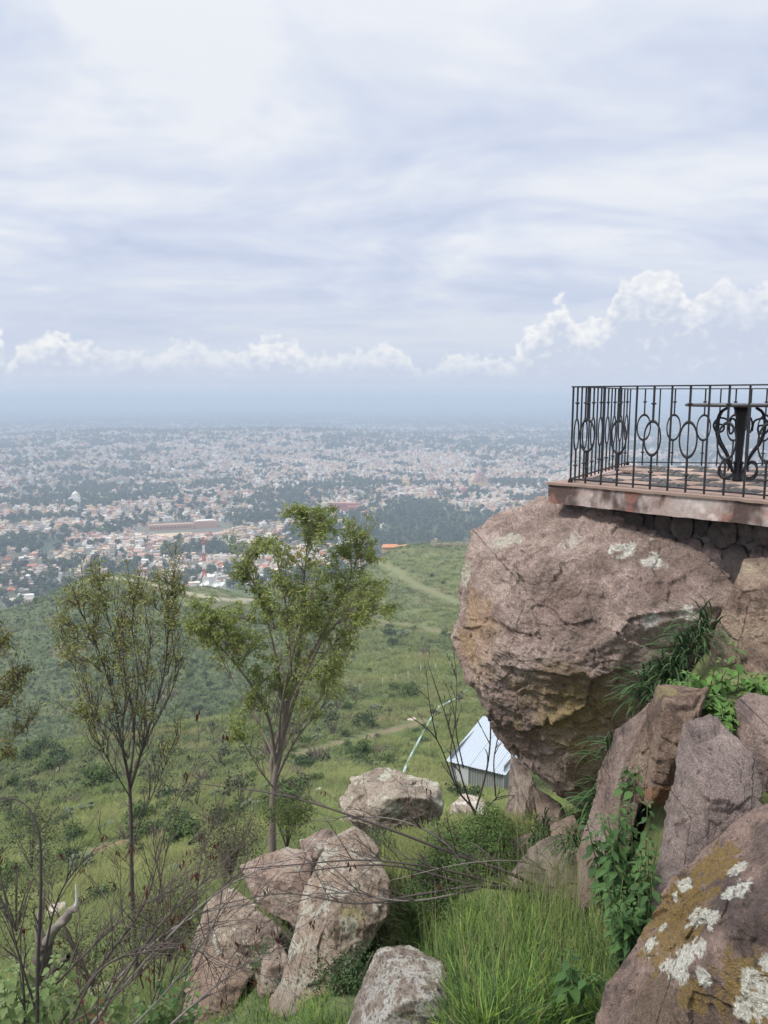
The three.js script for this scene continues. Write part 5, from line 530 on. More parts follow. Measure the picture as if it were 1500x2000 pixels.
// ---- shrubs, prickly pears and thorn trees of the slope
{
  const R = rng(404), twigM = std(0.13, 0.1, 0.085);
  const stemG = (h, n, seed, w = 0.5) => { const Q = rng(seed), gs = []; for (let i = 0; i < n; i++) { const a = Q() * 6.28, e = V(Math.cos(a) * w * (0.4 + Q()), h * (0.7 + 0.5 * Q()), Math.sin(a) * w * (0.4 + Q())); gs.push(taper([V(0, -0.3, 0), e.clone().multiplyScalar(0.45).add(V((Q() - 0.5) * 0.2, 0.1, 0)), e], 0.05, 0.015, 4, 4)); } return join(gs); };
  const pear = (seed) => { const Q = rng(seed), gs = []; const pad = (p, d, l, k) => { const g = new THREE.SphereGeometry(0.5, 8, 6).scale(l * 0.75, l, l * 0.2).translate(0, l * 0.45, 0); g.rotateY(Q() * 6); g.applyQuaternion(new THREE.Quaternion().setFromUnitVectors(V(0, 1, 0), d)); g.translate(p.x, p.y, p.z); g.deleteAttribute('uv'); gs.push(g); if (k) for (let i = 0; i < 2 + Q() * 1.6; i++) pad(p.clone().addScaledVector(d, l * 0.85), d.clone().add(V((Q() - 0.5) * 1.5, 0.25, (Q() - 0.5) * 1.5)).normalize(), l * 0.92, k - 1); }; for (let i = 0; i < 4; i++) pad(V((Q() - 0.5) * 0.7, -0.1, (Q() - 0.5) * 0.7), V((Q() - 0.5), 1, (Q() - 0.5)).normalize(), 0.42, 2); return mergeGeometries(gs); };
  const kinds = [
    { name: 'green_shrub', cat: 'shrub', label: 'rounded mid green shrub on the grassy slope', f: [crown(11, 900, 2.4, 1.9, 0, 0.1, 11), crown(12, 900, 2.7, 1.7, 0, 0.1, 12)], m: leafMat(0.075, 0.12, 0.035, 0.25), s: stemG(1.2, 5, 1) },
    { name: 'dark_shrub', cat: 'shrub', label: 'dense dark green shrub on the slope', f: [crown(13, 900, 2.6, 1.7, 0, 0.1, 11), crown(14, 900, 3.1, 1.6, 0, 0.1, 13)], m: leafMat(0.045, 0.075, 0.03, 0.2), s: stemG(1.1, 5, 2) },
    { name: 'prickly_pear', cat: 'cactus', label: 'grey-green prickly pear clump on the slope', f: [pear(3), pear(4)], m: std(0.12, 0.15, 0.085, 0.7), s: stemG(0.5, 2, 3, 0.2) },
    { name: 'thorn_tree', cat: 'tree', label: 'small thorn tree with dark forked stems on the slope', f: [crown(15, 210, 2.4, 1.3, 0.9, 0.12, 7), crown(16, 190, 2.2, 1.4, 0.9, 0.12, 8)], m: leafMat(0.085, 0.1, 0.055, 0.2), s: stemG(1.7, 8, 4, 0.7) },
    { name: 'dry_bush', cat: 'bush', label: 'grey leafless bush on the slope', f: [crown(17, 110, 2.0, 1.2, 0, 0.07), crown(18, 110, 2.2, 1.1, 0, 0.07)], m: std(0.17, 0.14, 0.125), s: stemG(1.2, 16, 5, 0.8) },
  ];
  const spots = []; const add = (px, py, k, s) => { const g = groundHit(px, py, 640); if (g.length() < 630) spots.push({ g, k, s, v: s / g.length() }); };
  for (const [px, py, k, s] of [[85, 1470, 1, 1.3], [120, 1490, 1, 1.4], [190, 1545, 0, 1.3], [60, 1485, 1, 1.1], [100, 1505, 0, 1.3], [55, 1620, 1, 0.8], [130, 1605, 2, 1.0], [150, 1640, 0, 0.7], [165, 1700, 2, 0.9], [130, 1690, 1, 0.6], [770, 1245, 1, 2.6], [790, 1248, 2, 3.2], [765, 1262, 1, 1.8], [800, 1362, 0, 1.9], [770, 1352, 0, 1.2], [715, 1480, 0, 1.1], [740, 1475, 4, 1.2], [650, 1440, 3, 1.4], [530, 1480, 4, 1.7], [590, 1505, 1, 0.9], [620, 1492, 4, 1.2], [430, 1500, 3, 1.2], [395, 1530, 4, 1.0], [440, 1620, 1, 0.6], [340, 1560, 1, 0.8], [480, 1590, 0, 0.6], [30, 1540, 0, 0.9], [70, 1560, 3, 0.9], [150, 1570, 4, 0.8], [210, 1620, 2, 0.7], [20, 1600, 3, 0.9], [300, 1500, 2, 0.9], [350, 1480, 1, 0.9], [380, 1580, 3, 0.8], [310, 1640, 4, 0.6], [420, 1560, 2, 0.7], [600, 1560, 3, 0.6], [560, 1580, 4, 0.5], [460, 1540, 1, 0.7], [90, 1720, 3, 0.6], [190, 1770, 1, 0.5], [30, 1720, 0, 0.6], [340, 1710, 2, 0.45], [390, 1680, 3, 0.5], [620, 1450, 2, 1.1], [560, 1440, 3, 1.1], [480, 1470, 2, 0.9], [250, 1580, 4, 0.7], [240, 1118, 1, 1.8], [268, 1122, 1, 1.3], [660, 1390, 3, 1.5], [690, 1370, 3, 1.4], [710, 1420, 1, 1.3], [640, 1390, 2, 1.7], [730, 1390, 2, 1.5]]) add(px, py, k, s);
  for (let i = 0; i < 820; i++) { const px = -40 + R() * 1000, py = 1075 + R() * 620, q = R(), g0 = groundHit(px, py, 640), r = g0.length(); if (r > 630 || r < 38) continue; const sc = scrubby(g0.x, g0.z); if (R() > sc + (r > 110 ? 0.2 : 0.12)) continue; const k = q < 0.28 ? 0 : q < 0.5 ? 1 : q < 0.7 ? 2 : q < 0.87 ? 3 : 4, s = (0.4 + 0.7 * R() * R()) * (r > 200 ? 1.7 : 1); if (trackAt(g0.x, g0.z)) continue; spots.push({ g: g0, k, s, v: s / r }); }
  spots.sort((a, b) => b.v - a.v); const n = {}; const protos = kinds.map((q) => q.f.map((f) => { const o = new THREE.Group(); part('stem', q.s, twigM, o); part('foliage', f, q.m, o); return o; }));
  spots.slice(0, 400).forEach((p, i) => { const q = kinds[p.k]; if (p.s <= 0) return; const c = protos[p.k][i & 1].clone(); c.name = numbered(q.name); c.position.copy(p.g); c.position.y -= 0.05; c.rotation.y = R() * 6.28; c.scale.set(p.s * (0.9 + 0.3 * R()), p.s * (0.8 + 0.35 * R()), p.s); scene.add(c); const near = p.g.length() < 60 ? ' below the rock pile' : p.g.length() < 130 ? ' of the meadow' : p.g.length() < 210 ? ' across the gully' : ' of the far hill'; tag(c, q.label + near, q.cat, 'scrub plants scattered over the slopes'); });
  // low scrub that covers the far slopes, and the grass: nobody could count it
  const D = new THREE.Object3D(), C = new THREE.Color(), low = crown(21, 120, 2.2, 1.1, -0.1, 0.2, 6), P = rng(55), list = [];
  for (let i = 0; i < 110000 && list.length < 34000; i++) { const a = -0.56 + P() * 0.72, r = 60 * (8.2 ** P()), x = r * Math.sin(a), z = -r * Math.cos(a); if (P() < clamp(scrubby(x, z) * 1.5 - 0.3) && !trackAt(x, z, 1.5)) list.push([x, z, r]); }
  const im = shade(new THREE.InstancedMesh(low, leafMat(1, 1, 1, 0.2), list.length)); im.name = 'hillside_scrub'; list.forEach(([x, z, r], i) => { const s = (0.22 + 0.8 * P() * P() * P()) * (0.75 + r / 420); D.position.copy(onGround(x, z)); D.rotation.set(0, P() * 6.28, 0); D.scale.set(s * (0.8 + 0.5 * P()), s * (0.6 + 0.6 * P()), s); D.updateMatrix(); im.setMatrixAt(i, D.matrix); const v = 0.65 + 0.8 * P(), t = P(); im.setColorAt(i, C.setRGB(mix(0.065, 0.145, t) * v, mix(0.105, 0.165, t) * v, mix(0.042, 0.085, t) * v)); }); scene.add(im); tag(im, 'low grey-green scrub covering the far slopes', 'scrub', null, 'stuff');
  const tuft = (seed, nb, h, w) => { const Q = rng(seed), pos = [], idx = []; for (let i = 0; i < nb; i++) { const a = Q() * 6.28, l = h * (0.55 + 0.6 * Q()), lean = (0.15 + 0.6 * Q()) * l, bx = (Q() - 0.5) * w, bz = (Q() - 0.5) * w, sx = Math.sin(a) * 0.011, sz = -Math.cos(a) * 0.011, o = pos.length / 3; for (let k = 0; k <= 2; k++) { const t = k / 2, q = (1 - t * 0.85); pos.push(bx + Math.cos(a) * lean * t * t - sx * q, l * t * (1 - 0.2 * t), bz + Math.sin(a) * lean * t * t - sz * q, bx + Math.cos(a) * lean * t * t + sx * q, l * t * (1 - 0.2 * t), bz + Math.sin(a) * lean * t * t + sz * q); if (k) idx.push(o + k * 2 - 2, o + k * 2 - 1, o + k * 2, o + k * 2 - 1, o + k * 2 + 1, o + k * 2); } } return geoFrom(pos, idx); };
  const G = rng(77), gl = []; for (let i = 0; i < 170000; i++) { const a = -0.56 + G() * 0.85, r = 7.5 * (56 ** G()), x = r * Math.sin(a), z = -r * Math.cos(a); if (fbm(x / 3, 3, z / 3, 2) + 0.28 < G() * 0.5 || trackAt(x, z, 0.8)) continue; gl.push([x, z, r]); }
  const gm = shade(new THREE.InstancedMesh(tuft(31, 16, 0.34, 0.4), leafMat(1, 1, 1, 0.35), gl.length)); gm.name = 'meadow_grass'; gl.forEach(([x, z, r], i) => { const s = (0.6 + 0.7 * G()) * (0.7 + Math.min(4, r / 60)); D.position.copy(onGround(x, z, -0.02)); D.rotation.set(0, G() * 6.28, 0); D.scale.set(s * 1.25, s * 0.75, s * 1.25); D.updateMatrix(); gm.setMatrixAt(i, D.matrix); const c = groundColour(x, z), v = 0.8 + 0.6 * G(); gm.setColorAt(i, C.setRGB(c[0] * v * 1.12, c[1] * v * 1.12, c[2] * v)); }); scene.add(gm); tag(gm, 'short meadow grass tufts on the slope', 'grass', null, 'stuff');
  // tall foreground grass
  const H = rng(99), blade = tuft(41, 6, 0.55, 0.22), fl = []; const near = (px, py) => { const g = groundHit(px, py); return g; };
  for (let i = 0; i < 8000; i++) { const px = 800 + H() * 480, py = 1700 + H() * 340; if ((px < 940 - (py - 1700) * 0.05 && py < 1760) || (px > 1165 && py < 1850) || (px < 1010 && py < 1775) || py < 1730) continue; fl.push([near(px, py), 1]); } for (let i = 0; i < 1500; i++) { const px = 280 + H() * 560, py = 1860 + H() * 180; if (px < 640 || px > 830 || py > 1985) fl.push([near(px, py), 0.6]); } for (let i = 0; i < 500; i++) fl.push([near(980 + H() * 200, 1620 + H() * 100), 0.26]); for (let i = 0; i < 600; i++) { const px = 520 + H() * 420, py = 1640 + H() * 160; if (px < 640 || px > 800 || py < 1730) fl.push([near(px, py), 0.4]); }
  const fm = shade(new THREE.InstancedMesh(blade, leafMat(1, 1, 1, 0.4), fl.length)); fm.name = 'tall_grass'; fl.forEach(([g, k], i) => { const s = k * (0.24 + 0.42 * H() * H()) + 0.06; D.position.set(g.x, g.y - 0.03, g.z); D.rotation.set((H() - 0.5) * 0.9, H() * 6.28, (H() - 0.5) * 0.9); D.scale.set(s * 1.1, s, s * 1.1); D.updateMatrix(); fm.setMatrixAt(i, D.matrix); const t = H(), st = H(); if (st < 0.05) C.setRGB(0.34, 0.3, 0.15); else if (st < 0.3) C.setRGB(0.05, 0.1, 0.035); else C.setRGB(mix(0.11, 0.3, t * t), mix(0.22, 0.42, t * t), mix(0.035, 0.085, t)); fm.setColorAt(i, C); }); scene.add(fm); tag(fm, 'tall bright green grass between the rocks', 'grass', null, 'stuff');
  // seed heads
  const sg = (() => { const Q = rng(5), gs = [], pos = [], idx = []; for (let i = 0; i < 46; i++) { const t = 0.5 + 0.5 * Q(), a = Q() * 6.28, l = 0.13 * (1.15 - t) + 0.02, p = V(Math.cos(a) * l * (0.4 + Q()), t * 0.85 + (Q() - 0.3) * 0.06, Math.sin(a) * l * (0.4 + Q())), o = pos.length / 3; pos.push(p.x, p.y, p.z, p.x + 0.003, p.y + 0.005, p.z + 0.001, p.x - 0.001, p.y + 0.007, p.z + 0.003, 0.001, p.y - 0.05, 0); idx.push(o, o + 1, o + 2); } const stalk = taper([V(0, 0, 0), V(0.01, 0.4, 0), V(0.03, 0.85, 0.01)], 0.0022, 0.001, 4, 3); return mergeGeometries([stalk, geoFrom(pos, idx)]); })();
  const sm = shade(new THREE.InstancedMesh(sg, leafMat(0.3, 0.34, 0.14, 0.3), 420)); sm.name = 'seed_grass'; for (let i = 0; i < 420; i++) { const g = near(i < 130 ? 1010 + H() * 160 : 830 + H() * 380, i < 130 ? 1780 + H() * 60 : 1800 + H() * 230), s = 0.55 + 0.4 * H(); D.position.set(g.x, g.y, g.z); D.rotation.set((H() - 0.5) * 0.5, H() * 6, (H() - 0.5) * 0.5); D.scale.setScalar(s); D.updateMatrix(); sm.setMatrixAt(i, D.matrix); } scene.add(sm); tag(sm, 'fine pale seed heads hovering over the tall grass', 'grass', null, 'stuff');
}
console.log('slope done');
// ---- leafy weeds: every leaf a part
const leafShape = (w, l, lobes = 0) => { const pos = [], idx = [], n = 6; for (let i = 0; i <= n; i++) { const t = i / n, ww = w * Math.sin(Math.PI * Math.pow(t, 0.7)) * (1 + lobes * 0.35 * (i % 2 ? 1 : -1)), y = 0.16 * l * t * t; pos.push(-ww, ww * 0.28 - y, t * l, 0, -y, t * l, ww, ww * 0.28 - y, t * l); if (i) { const a = i * 3; idx.push(a - 3, a - 2, a, a - 2, a + 1, a, a - 2, a - 1, a + 1, a - 1, a + 2, a + 1); } } return geoFrom(pos, idx); };
function leafyPlant(name, label, cat, base, stems, o) { // stems: [tip offset px,py,d]; opposite pairs of leaves up each stem
  const R = rng(o.seed), b = pt(...base), T = thing(name, label, cat, b, o.group), sm = std(...(o.stem ?? [0.1, 0.13, 0.05])), shapes = [leafShape(o.w, o.l, o.lobes), leafShape(o.w * 0.85, o.l * 1.1, o.lobes)], mats = o.cols.map((c) => leafMat(...c, 0.35)); let n = 0;
  for (const s of stems) {
    const e = pt(...s).sub(b), r0 = V((R() - 0.5) * 0.12, 0, (R() - 0.5) * 0.12), m = r0.clone().lerp(e, 0.5).add(V((R() - 0.5) * 0.08, 0.03, (R() - 0.5) * 0.08)), c = new THREE.CatmullRomCurve3([r0, m, e]); part('stem', taper([r0, m, e], 0.005, 0.0025, 8, 5), sm, T);
    const k = Math.max(3, Math.round(c.getLength() / o.gap)); for (let i = 1; i <= k; i++) { const t = 0.12 + 0.88 * i / k, p = c.getPoint(Math.min(1, t)), a = i * 1.57 + R(), q = (1.15 - 0.55 * t * t) * (0.75 + 0.5 * R()); for (const f of i === k ? [0, 1.6, 3.14, 4.7] : [0, 3.14]) { if (n >= 290) continue; n++; const L = part('leaf', shapes[n & 1], mats[Math.floor(R() * mats.length)], T); L.position.copy(p).add(V(Math.sin(a + f) * 0.012, 0, Math.cos(a + f) * 0.012)); L.rotation.set(0.12 + R() * 0.75 - (i === k ? 0.5 : 0), a + f + (R() - 0.5) * 0.4, (R() - 0.5) * 0.5, 'YXZ'); L.scale.setScalar(q * (i === k ? 0.6 : 1)); } }
  }
  return T;
}
{
  const nettle = [[0.065, 0.14, 0.042], [0.085, 0.175, 0.05], [0.05, 0.11, 0.035]], R = rng(70), fan = (x0, x1, y0, y1, d0, d1, n) => Array.from({ length: n }, (_, i) => [mix(x0, x1, (i + R()) / n), mix(y0, y1, R()), mix(d0, d1, R())]);
  leafyPlant('nettle_plant', 'dark green nettle-like weed hanging against the leaning slab', 'weed', [1235, 1850, 4.1], fan(1165, 1300, 1560, 1700, 3.95, 4.25, 12), { seed: 1, w: 0.021, l: 0.072, gap: 0.05, cols: nettle });
  leafyPlant('nettle_plant', 'dark green nettle-like weed filling the shade beside the grey slab', 'weed', [1240, 1900, 3.8], fan(1185, 1275, 1640, 1800, 3.65, 3.95, 11), { seed: 2, w: 0.021, l: 0.072, gap: 0.05, cols: nettle });
  leafyPlant('nettle_plant', 'dark green nettle-like weed climbing beside the pale brown slab', 'weed', [1185, 1790, 4.3], fan(1145, 1235, 1570, 1720, 4.1, 4.4, 9), { seed: 3, w: 0.021, l: 0.072, gap: 0.05, cols: nettle });
  const bright = [[0.11, 0.22, 0.05], [0.14, 0.27, 0.06], [0.085, 0.175, 0.04]];
  leafyPlant('leafy_weed', 'bright green broad-leaved weed on top of the slabs with a tall shoot', 'weed', [1420, 1400, 5.15], [...fan(1370, 1500, 1300, 1370, 4.9, 5.3, 9), [1432, 1255, 5.2], [1410, 1290, 5.1]], { seed: 4, w: 0.03, l: 0.085, gap: 0.06, cols: bright, lobes: 0.25 });
  leafyPlant('leafy_weed', 'bright green weed trailing over the wedge of brown rock', 'weed', [1380, 1360, 5.1], fan(1300, 1400, 1310, 1350, 4.9, 5.2, 8), { seed: 5, w: 0.024, l: 0.07, gap: 0.045, cols: bright, lobes: 0.3 });
  leafyPlant('leafy_weed', 'bright green weed hanging down between the slabs', 'weed', [1400, 1365, 4.95], [...fan(1365, 1450, 1380, 1430, 4.6, 4.8, 12)], { seed: 6, w: 0.024, l: 0.07, gap: 0.035, cols: bright, lobes: 0.3 });
  leafyPlant('leafy_weed', 'bright green weed beside the tan block above the pinkish rock', 'weed', [1490, 1370, 5.1], fan(1455, 1540, 1310, 1350, 4.9, 5.2, 7), { seed: 7, w: 0.026, l: 0.075, gap: 0.05, cols: bright, lobes: 0.3 });
  leafyPlant('leafy_weed', 'small weed sprouting in the gap between boulder and brown wedge', 'weed', [1235, 1560, 4.8], fan(1215, 1250, 1500, 1540, 4.7, 4.8, 3), { seed: 17, w: 0.024, l: 0.07, gap: 0.05, cols: nettle });
  const pale = [[0.15, 0.22, 0.075], [0.11, 0.17, 0.055], [0.19, 0.25, 0.1]];
  leafyPlant('pale_weed', 'pale green leafy bush around the foot of the dead stump', 'bush', [40, 2080, 4.1], fan(-20, 130, 1840, 1960, 3.9, 4.5, 13), { seed: 8, w: 0.034, l: 0.075, gap: 0.06, cols: pale, lobes: 0.4 });
  leafyPlant('pale_weed', 'pale green leafy bush below the tangle of bare stems', 'bush', [170, 2080, 4.4], fan(90, 270, 1880, 1990, 4.2, 4.9, 13), { seed: 9, w: 0.032, l: 0.07, gap: 0.06, cols: pale, lobes: 0.4 });
  leafyPlant('pale_weed', 'green leafy bush between the bare stems and the brown foot rock', 'bush', [320, 2060, 5], fan(250, 400, 1900, 1990, 4.8, 5.4, 12), { seed: 10, w: 0.03, l: 0.065, gap: 0.055, cols: nettle.concat(pale), lobes: 0.3 });
  leafyPlant('grass_weed', 'small dark weed growing in the tall grass beside the lichen-crusted rock', 'weed', [1130, 1960, 3.7], fan(1095, 1180, 1860, 1940, 3.5, 3.7, 5), { seed: 11, w: 0.024, l: 0.07, gap: 0.06, cols: nettle });
  leafyPlant('red_leaf_plant', 'few withered rust red leaves on thin stems in the tangle', 'plant', [185, 2040, 3.8], fan(130, 240, 1900, 2000, 3.6, 3.9, 5), { seed: 12, w: 0.009, l: 0.05, gap: 0.12, cols: [[0.12, 0.04, 0.03], [0.17, 0.06, 0.035]], stem: [0.09, 0.06, 0.05] });
  // bladed tufts on the boulder's shoulder
  const bladeG = (l, w) => { const pos = [], idx = []; for (let i = 0; i <= 8; i++) { const t = i / 8, ww = w * Math.pow(1 - t, 0.6) * (0.6 + 0.8 * Math.min(1, t * 3)), z = l * (t - 0.18 * t * t * t), y = l * (0.5 * t - 0.62 * t * t); pos.push(-ww, y + ww * 0.3, z, 0, y, z, ww, y + ww * 0.3, z); if (i) { const a = i * 3; idx.push(a - 3, a - 2, a, a - 2, a + 1, a, a - 2, a - 1, a + 1, a - 1, a + 2, a + 1); } } return geoFrom(pos, idx); }, bg = [bladeG(0.28, 0.006), bladeG(0.36, 0.007), bladeG(0.22, 0.006)], bm = [[0.045, 0.095, 0.03], [0.065, 0.135, 0.04], [0.035, 0.075, 0.028]].map((c) => leafMat(...c, 0.3)), Q = rng(15);
  const bladed = (label, list, n, spread, turn) => { const b = pt(...list[0]), T = thing('blade_tuft', label, 'grass tuft', b, null); for (let i = 0; i < n; i++) { const k = Q() * (list.length - 1), a = Math.floor(k), p = pt(...list[a]).lerp(pt(...list[Math.min(a + 1, list.length - 1)]), k - a).sub(b), m = part('blade', bg[Math.floor(Q() * 3)], bm[Math.floor(Q() * 3)], T); m.position.copy(p).add(V((Q() - 0.5) * spread, (Q() - 0.5) * spread, (Q() - 0.5) * spread)); m.rotation.set(-0.35 + (Q() - 0.5) * 1.3, turn + (Q() - 0.5) * 2.4, 0, 'YXZ'); m.scale.setScalar(0.75 + 0.55 * Q()); } };
  bladed('long-bladed dark green grass spilling over the boulder shoulder beside the tan block', [[1390, 1215, 5.95], [1360, 1260, 5.8], [1330, 1300, 5.75]], 230, 0.16, -0.9); bladed('long-bladed dark green grass hanging down the right side of the boulder', [[1330, 1300, 5.75], [1290, 1340, 5.75], [1250, 1370, 5.8]], 210, 0.14, -0.9); bladed('narrow grass tuft at the foot of the pale rock splinter', [[1050, 1660, 7.0], [1062, 1630, 7.1], [1055, 1600, 7.3]], 100, 0.14, -0.4); bladed('grass tuft growing over the low mauve rock', [[1110, 1650, 6.0], [1135, 1640, 6.0]], 90, 0.12, -0.2); bladed('grass tuft in the crack behind the pale brown slab', [[1180, 1540, 5.6], [1165, 1600, 5.7], [1200, 1440, 5.6]], 110, 0.12, -0.9);
}
// ---- dense bushes between the rocks
{
  const bush = (name, label, px, py, d, w, h, n, size, col, seed) => { const b = pt(px, py, d); b.y = Math.max(b.y, ground(b.x, b.z) - 0.03); const o = thing(name, label, 'bush', b), Q = rng(seed), gs = []; for (let i = 0; i < 9; i++) { const a = Q() * 6.28, e = V(Math.cos(a) * w * 0.4 * Q(), h * (0.5 + 0.4 * Q()), Math.sin(a) * w * 0.4 * Q()); gs.push(taper([V(0, -0.2, 0), e.clone().multiplyScalar(0.5), e], 0.014, 0.005, 5, 4)); } part('stem', join(gs), std(0.12, 0.095, 0.08), o).userData.kind = 'stuff'; part('foliage', crown(seed, n, w, h, 0, size, 14, 0.42), leafMat(...col, 0.3), o); };
  bush('leafy_bush', 'small-leaved green bush between the bare sapling and the tall grass', 920, 1790, 6.9, 1.1, 0.85, 7000, 0.016, [0.075, 0.13, 0.035], 51); bush('leafy_bush', 'dark green bush at the base of the bare sapling', 850, 1780, 7.2, 0.9, 0.7, 5000, 0.016, [0.055, 0.1, 0.03], 52); bush('leafy_bush', 'bright small-leaved bush below the pale rock splinter', 955, 1765, 7.1, 0.5, 0.6, 2800, 0.015, [0.09, 0.15, 0.04], 53);
  bush('feathery_bush', 'feathery blue-green bush tucked under the perched rock', 740, 1690, 9.6, 0.75, 0.55, 3600, 0.012, [0.06, 0.095, 0.055], 54); bush('feathery_bush', 'green ferny growth between the split rock and the leaning slab', 530, 1905, 6.9, 0.42, 0.4, 1900, 0.012, [0.06, 0.12, 0.04], 55); bush('leafy_bush', 'low green bush in the dark gap beside the speckled rock', 690, 1990, 5.6, 0.7, 0.35, 2600, 0.014, [0.055, 0.1, 0.035], 56);
  bush('scrub_bush', 'grey-green scrub below the tangle of bare stems by the burnt trunk', 180, 1900, 8, 1.5, 0.7, 2400, 0.02, [0.1, 0.13, 0.055], 57); bush('scrub_bush', 'olive scrub on the bank beside the burnt trunk', 330, 1850, 9, 1.3, 0.7, 3600, 0.022, [0.1, 0.13, 0.045], 58); bush('scrub_bush', 'dull green scrub beside the dead stump', 30, 1790, 9, 1.9, 1.0, 2200, 0.022, [0.1, 0.13, 0.06], 59); bush('scrub_bush', 'brownish scrub below the young eucalyptus', 450, 1690, 12, 1.6, 0.9, 3600, 0.022, [0.1, 0.1, 0.055], 60); bush('scrub_bush', 'yellow green bush beside the young eucalyptus trunk', 560, 1640, 14, 1.4, 0.8, 3200, 0.024, [0.12, 0.16, 0.045], 61); bush('scrub_bush', 'grey twiggy scrub at the meadow edge by the burnt trunk', 60, 1680, 16, 2.4, 1.3, 2400, 0.028, [0.1, 0.125, 0.06], 62);
}
// ---- bare branches
function bare(name, label, cat, base, paths, o) {
  const b = pt(...base), T = thing(name, label, cat, b), m = std(...o.c, 0.9), m2 = std(...(o.c2 ?? o.c), 0.9), R = rng(o.seed), tw = [], lv = [];
  const sprout = (c, r, depth) => { const L = c.getLength(), n = Math.round((depth ? 3 : o.twigs) * (0.7 + 0.6 * R())); for (let i = 0; i < n; i++) { const t = 0.2 + 0.8 * R(), p = c.getPoint(t), d = c.getTangent(t).add(V((R() - 0.5) * 1.5, (R() - 0.35) * 1.3, (R() - 0.5) * 1.5)).normalize(), l = (depth ? 0.35 : 1) * o.len * (0.4 + 0.8 * R()), e = p.clone().addScaledVector(d, l), k = p.clone().lerp(e, 0.5).add(V((R() - 0.5) * 0.12 * l, (R() - 0.2) * 0.16 * l, (R() - 0.5) * 0.12 * l)), rr = Math.max(0.0016 * o.s, r * (1 - t) * 0.55 + 0.0012 * o.s); tw.push(taper([p, k, e], rr, 0.0009 * o.s, 6, 4)); if (o.leaf && R() < o.leaf) for (let q = 0; q < 3; q++) lv.push([e.clone().add(V((R() - 0.5) * 0.04, (R() - 0.5) * 0.03, (R() - 0.5) * 0.04)), V((R() - 0.5) * 0.7, -1, (R() - 0.5) * 0.7).normalize(), 0.055, 0.008, [0.11, 0.035, 0.02]]); if (depth < o.depth) sprout(new THREE.CatmullRomCurve3([p, k, e]), rr, depth + 1); } };
  for (const { p, r } of paths) { const q = p.map((a) => pt(...a).sub(b)); part('branch', taper(q, r, r * 0.22, 26, 6), R() < 0.4 ? m2 : m, T); sprout(new THREE.CatmullRomCurve3(q), r, 0); }
  if (tw.length) { const t = part('twigs', join(tw), m, T); t.userData.kind = 'stuff'; } if (lv.length) part('withered_leaves', leafSheet(R, lv), FOL, T).userData.kind = 'stuff'; return T;
}
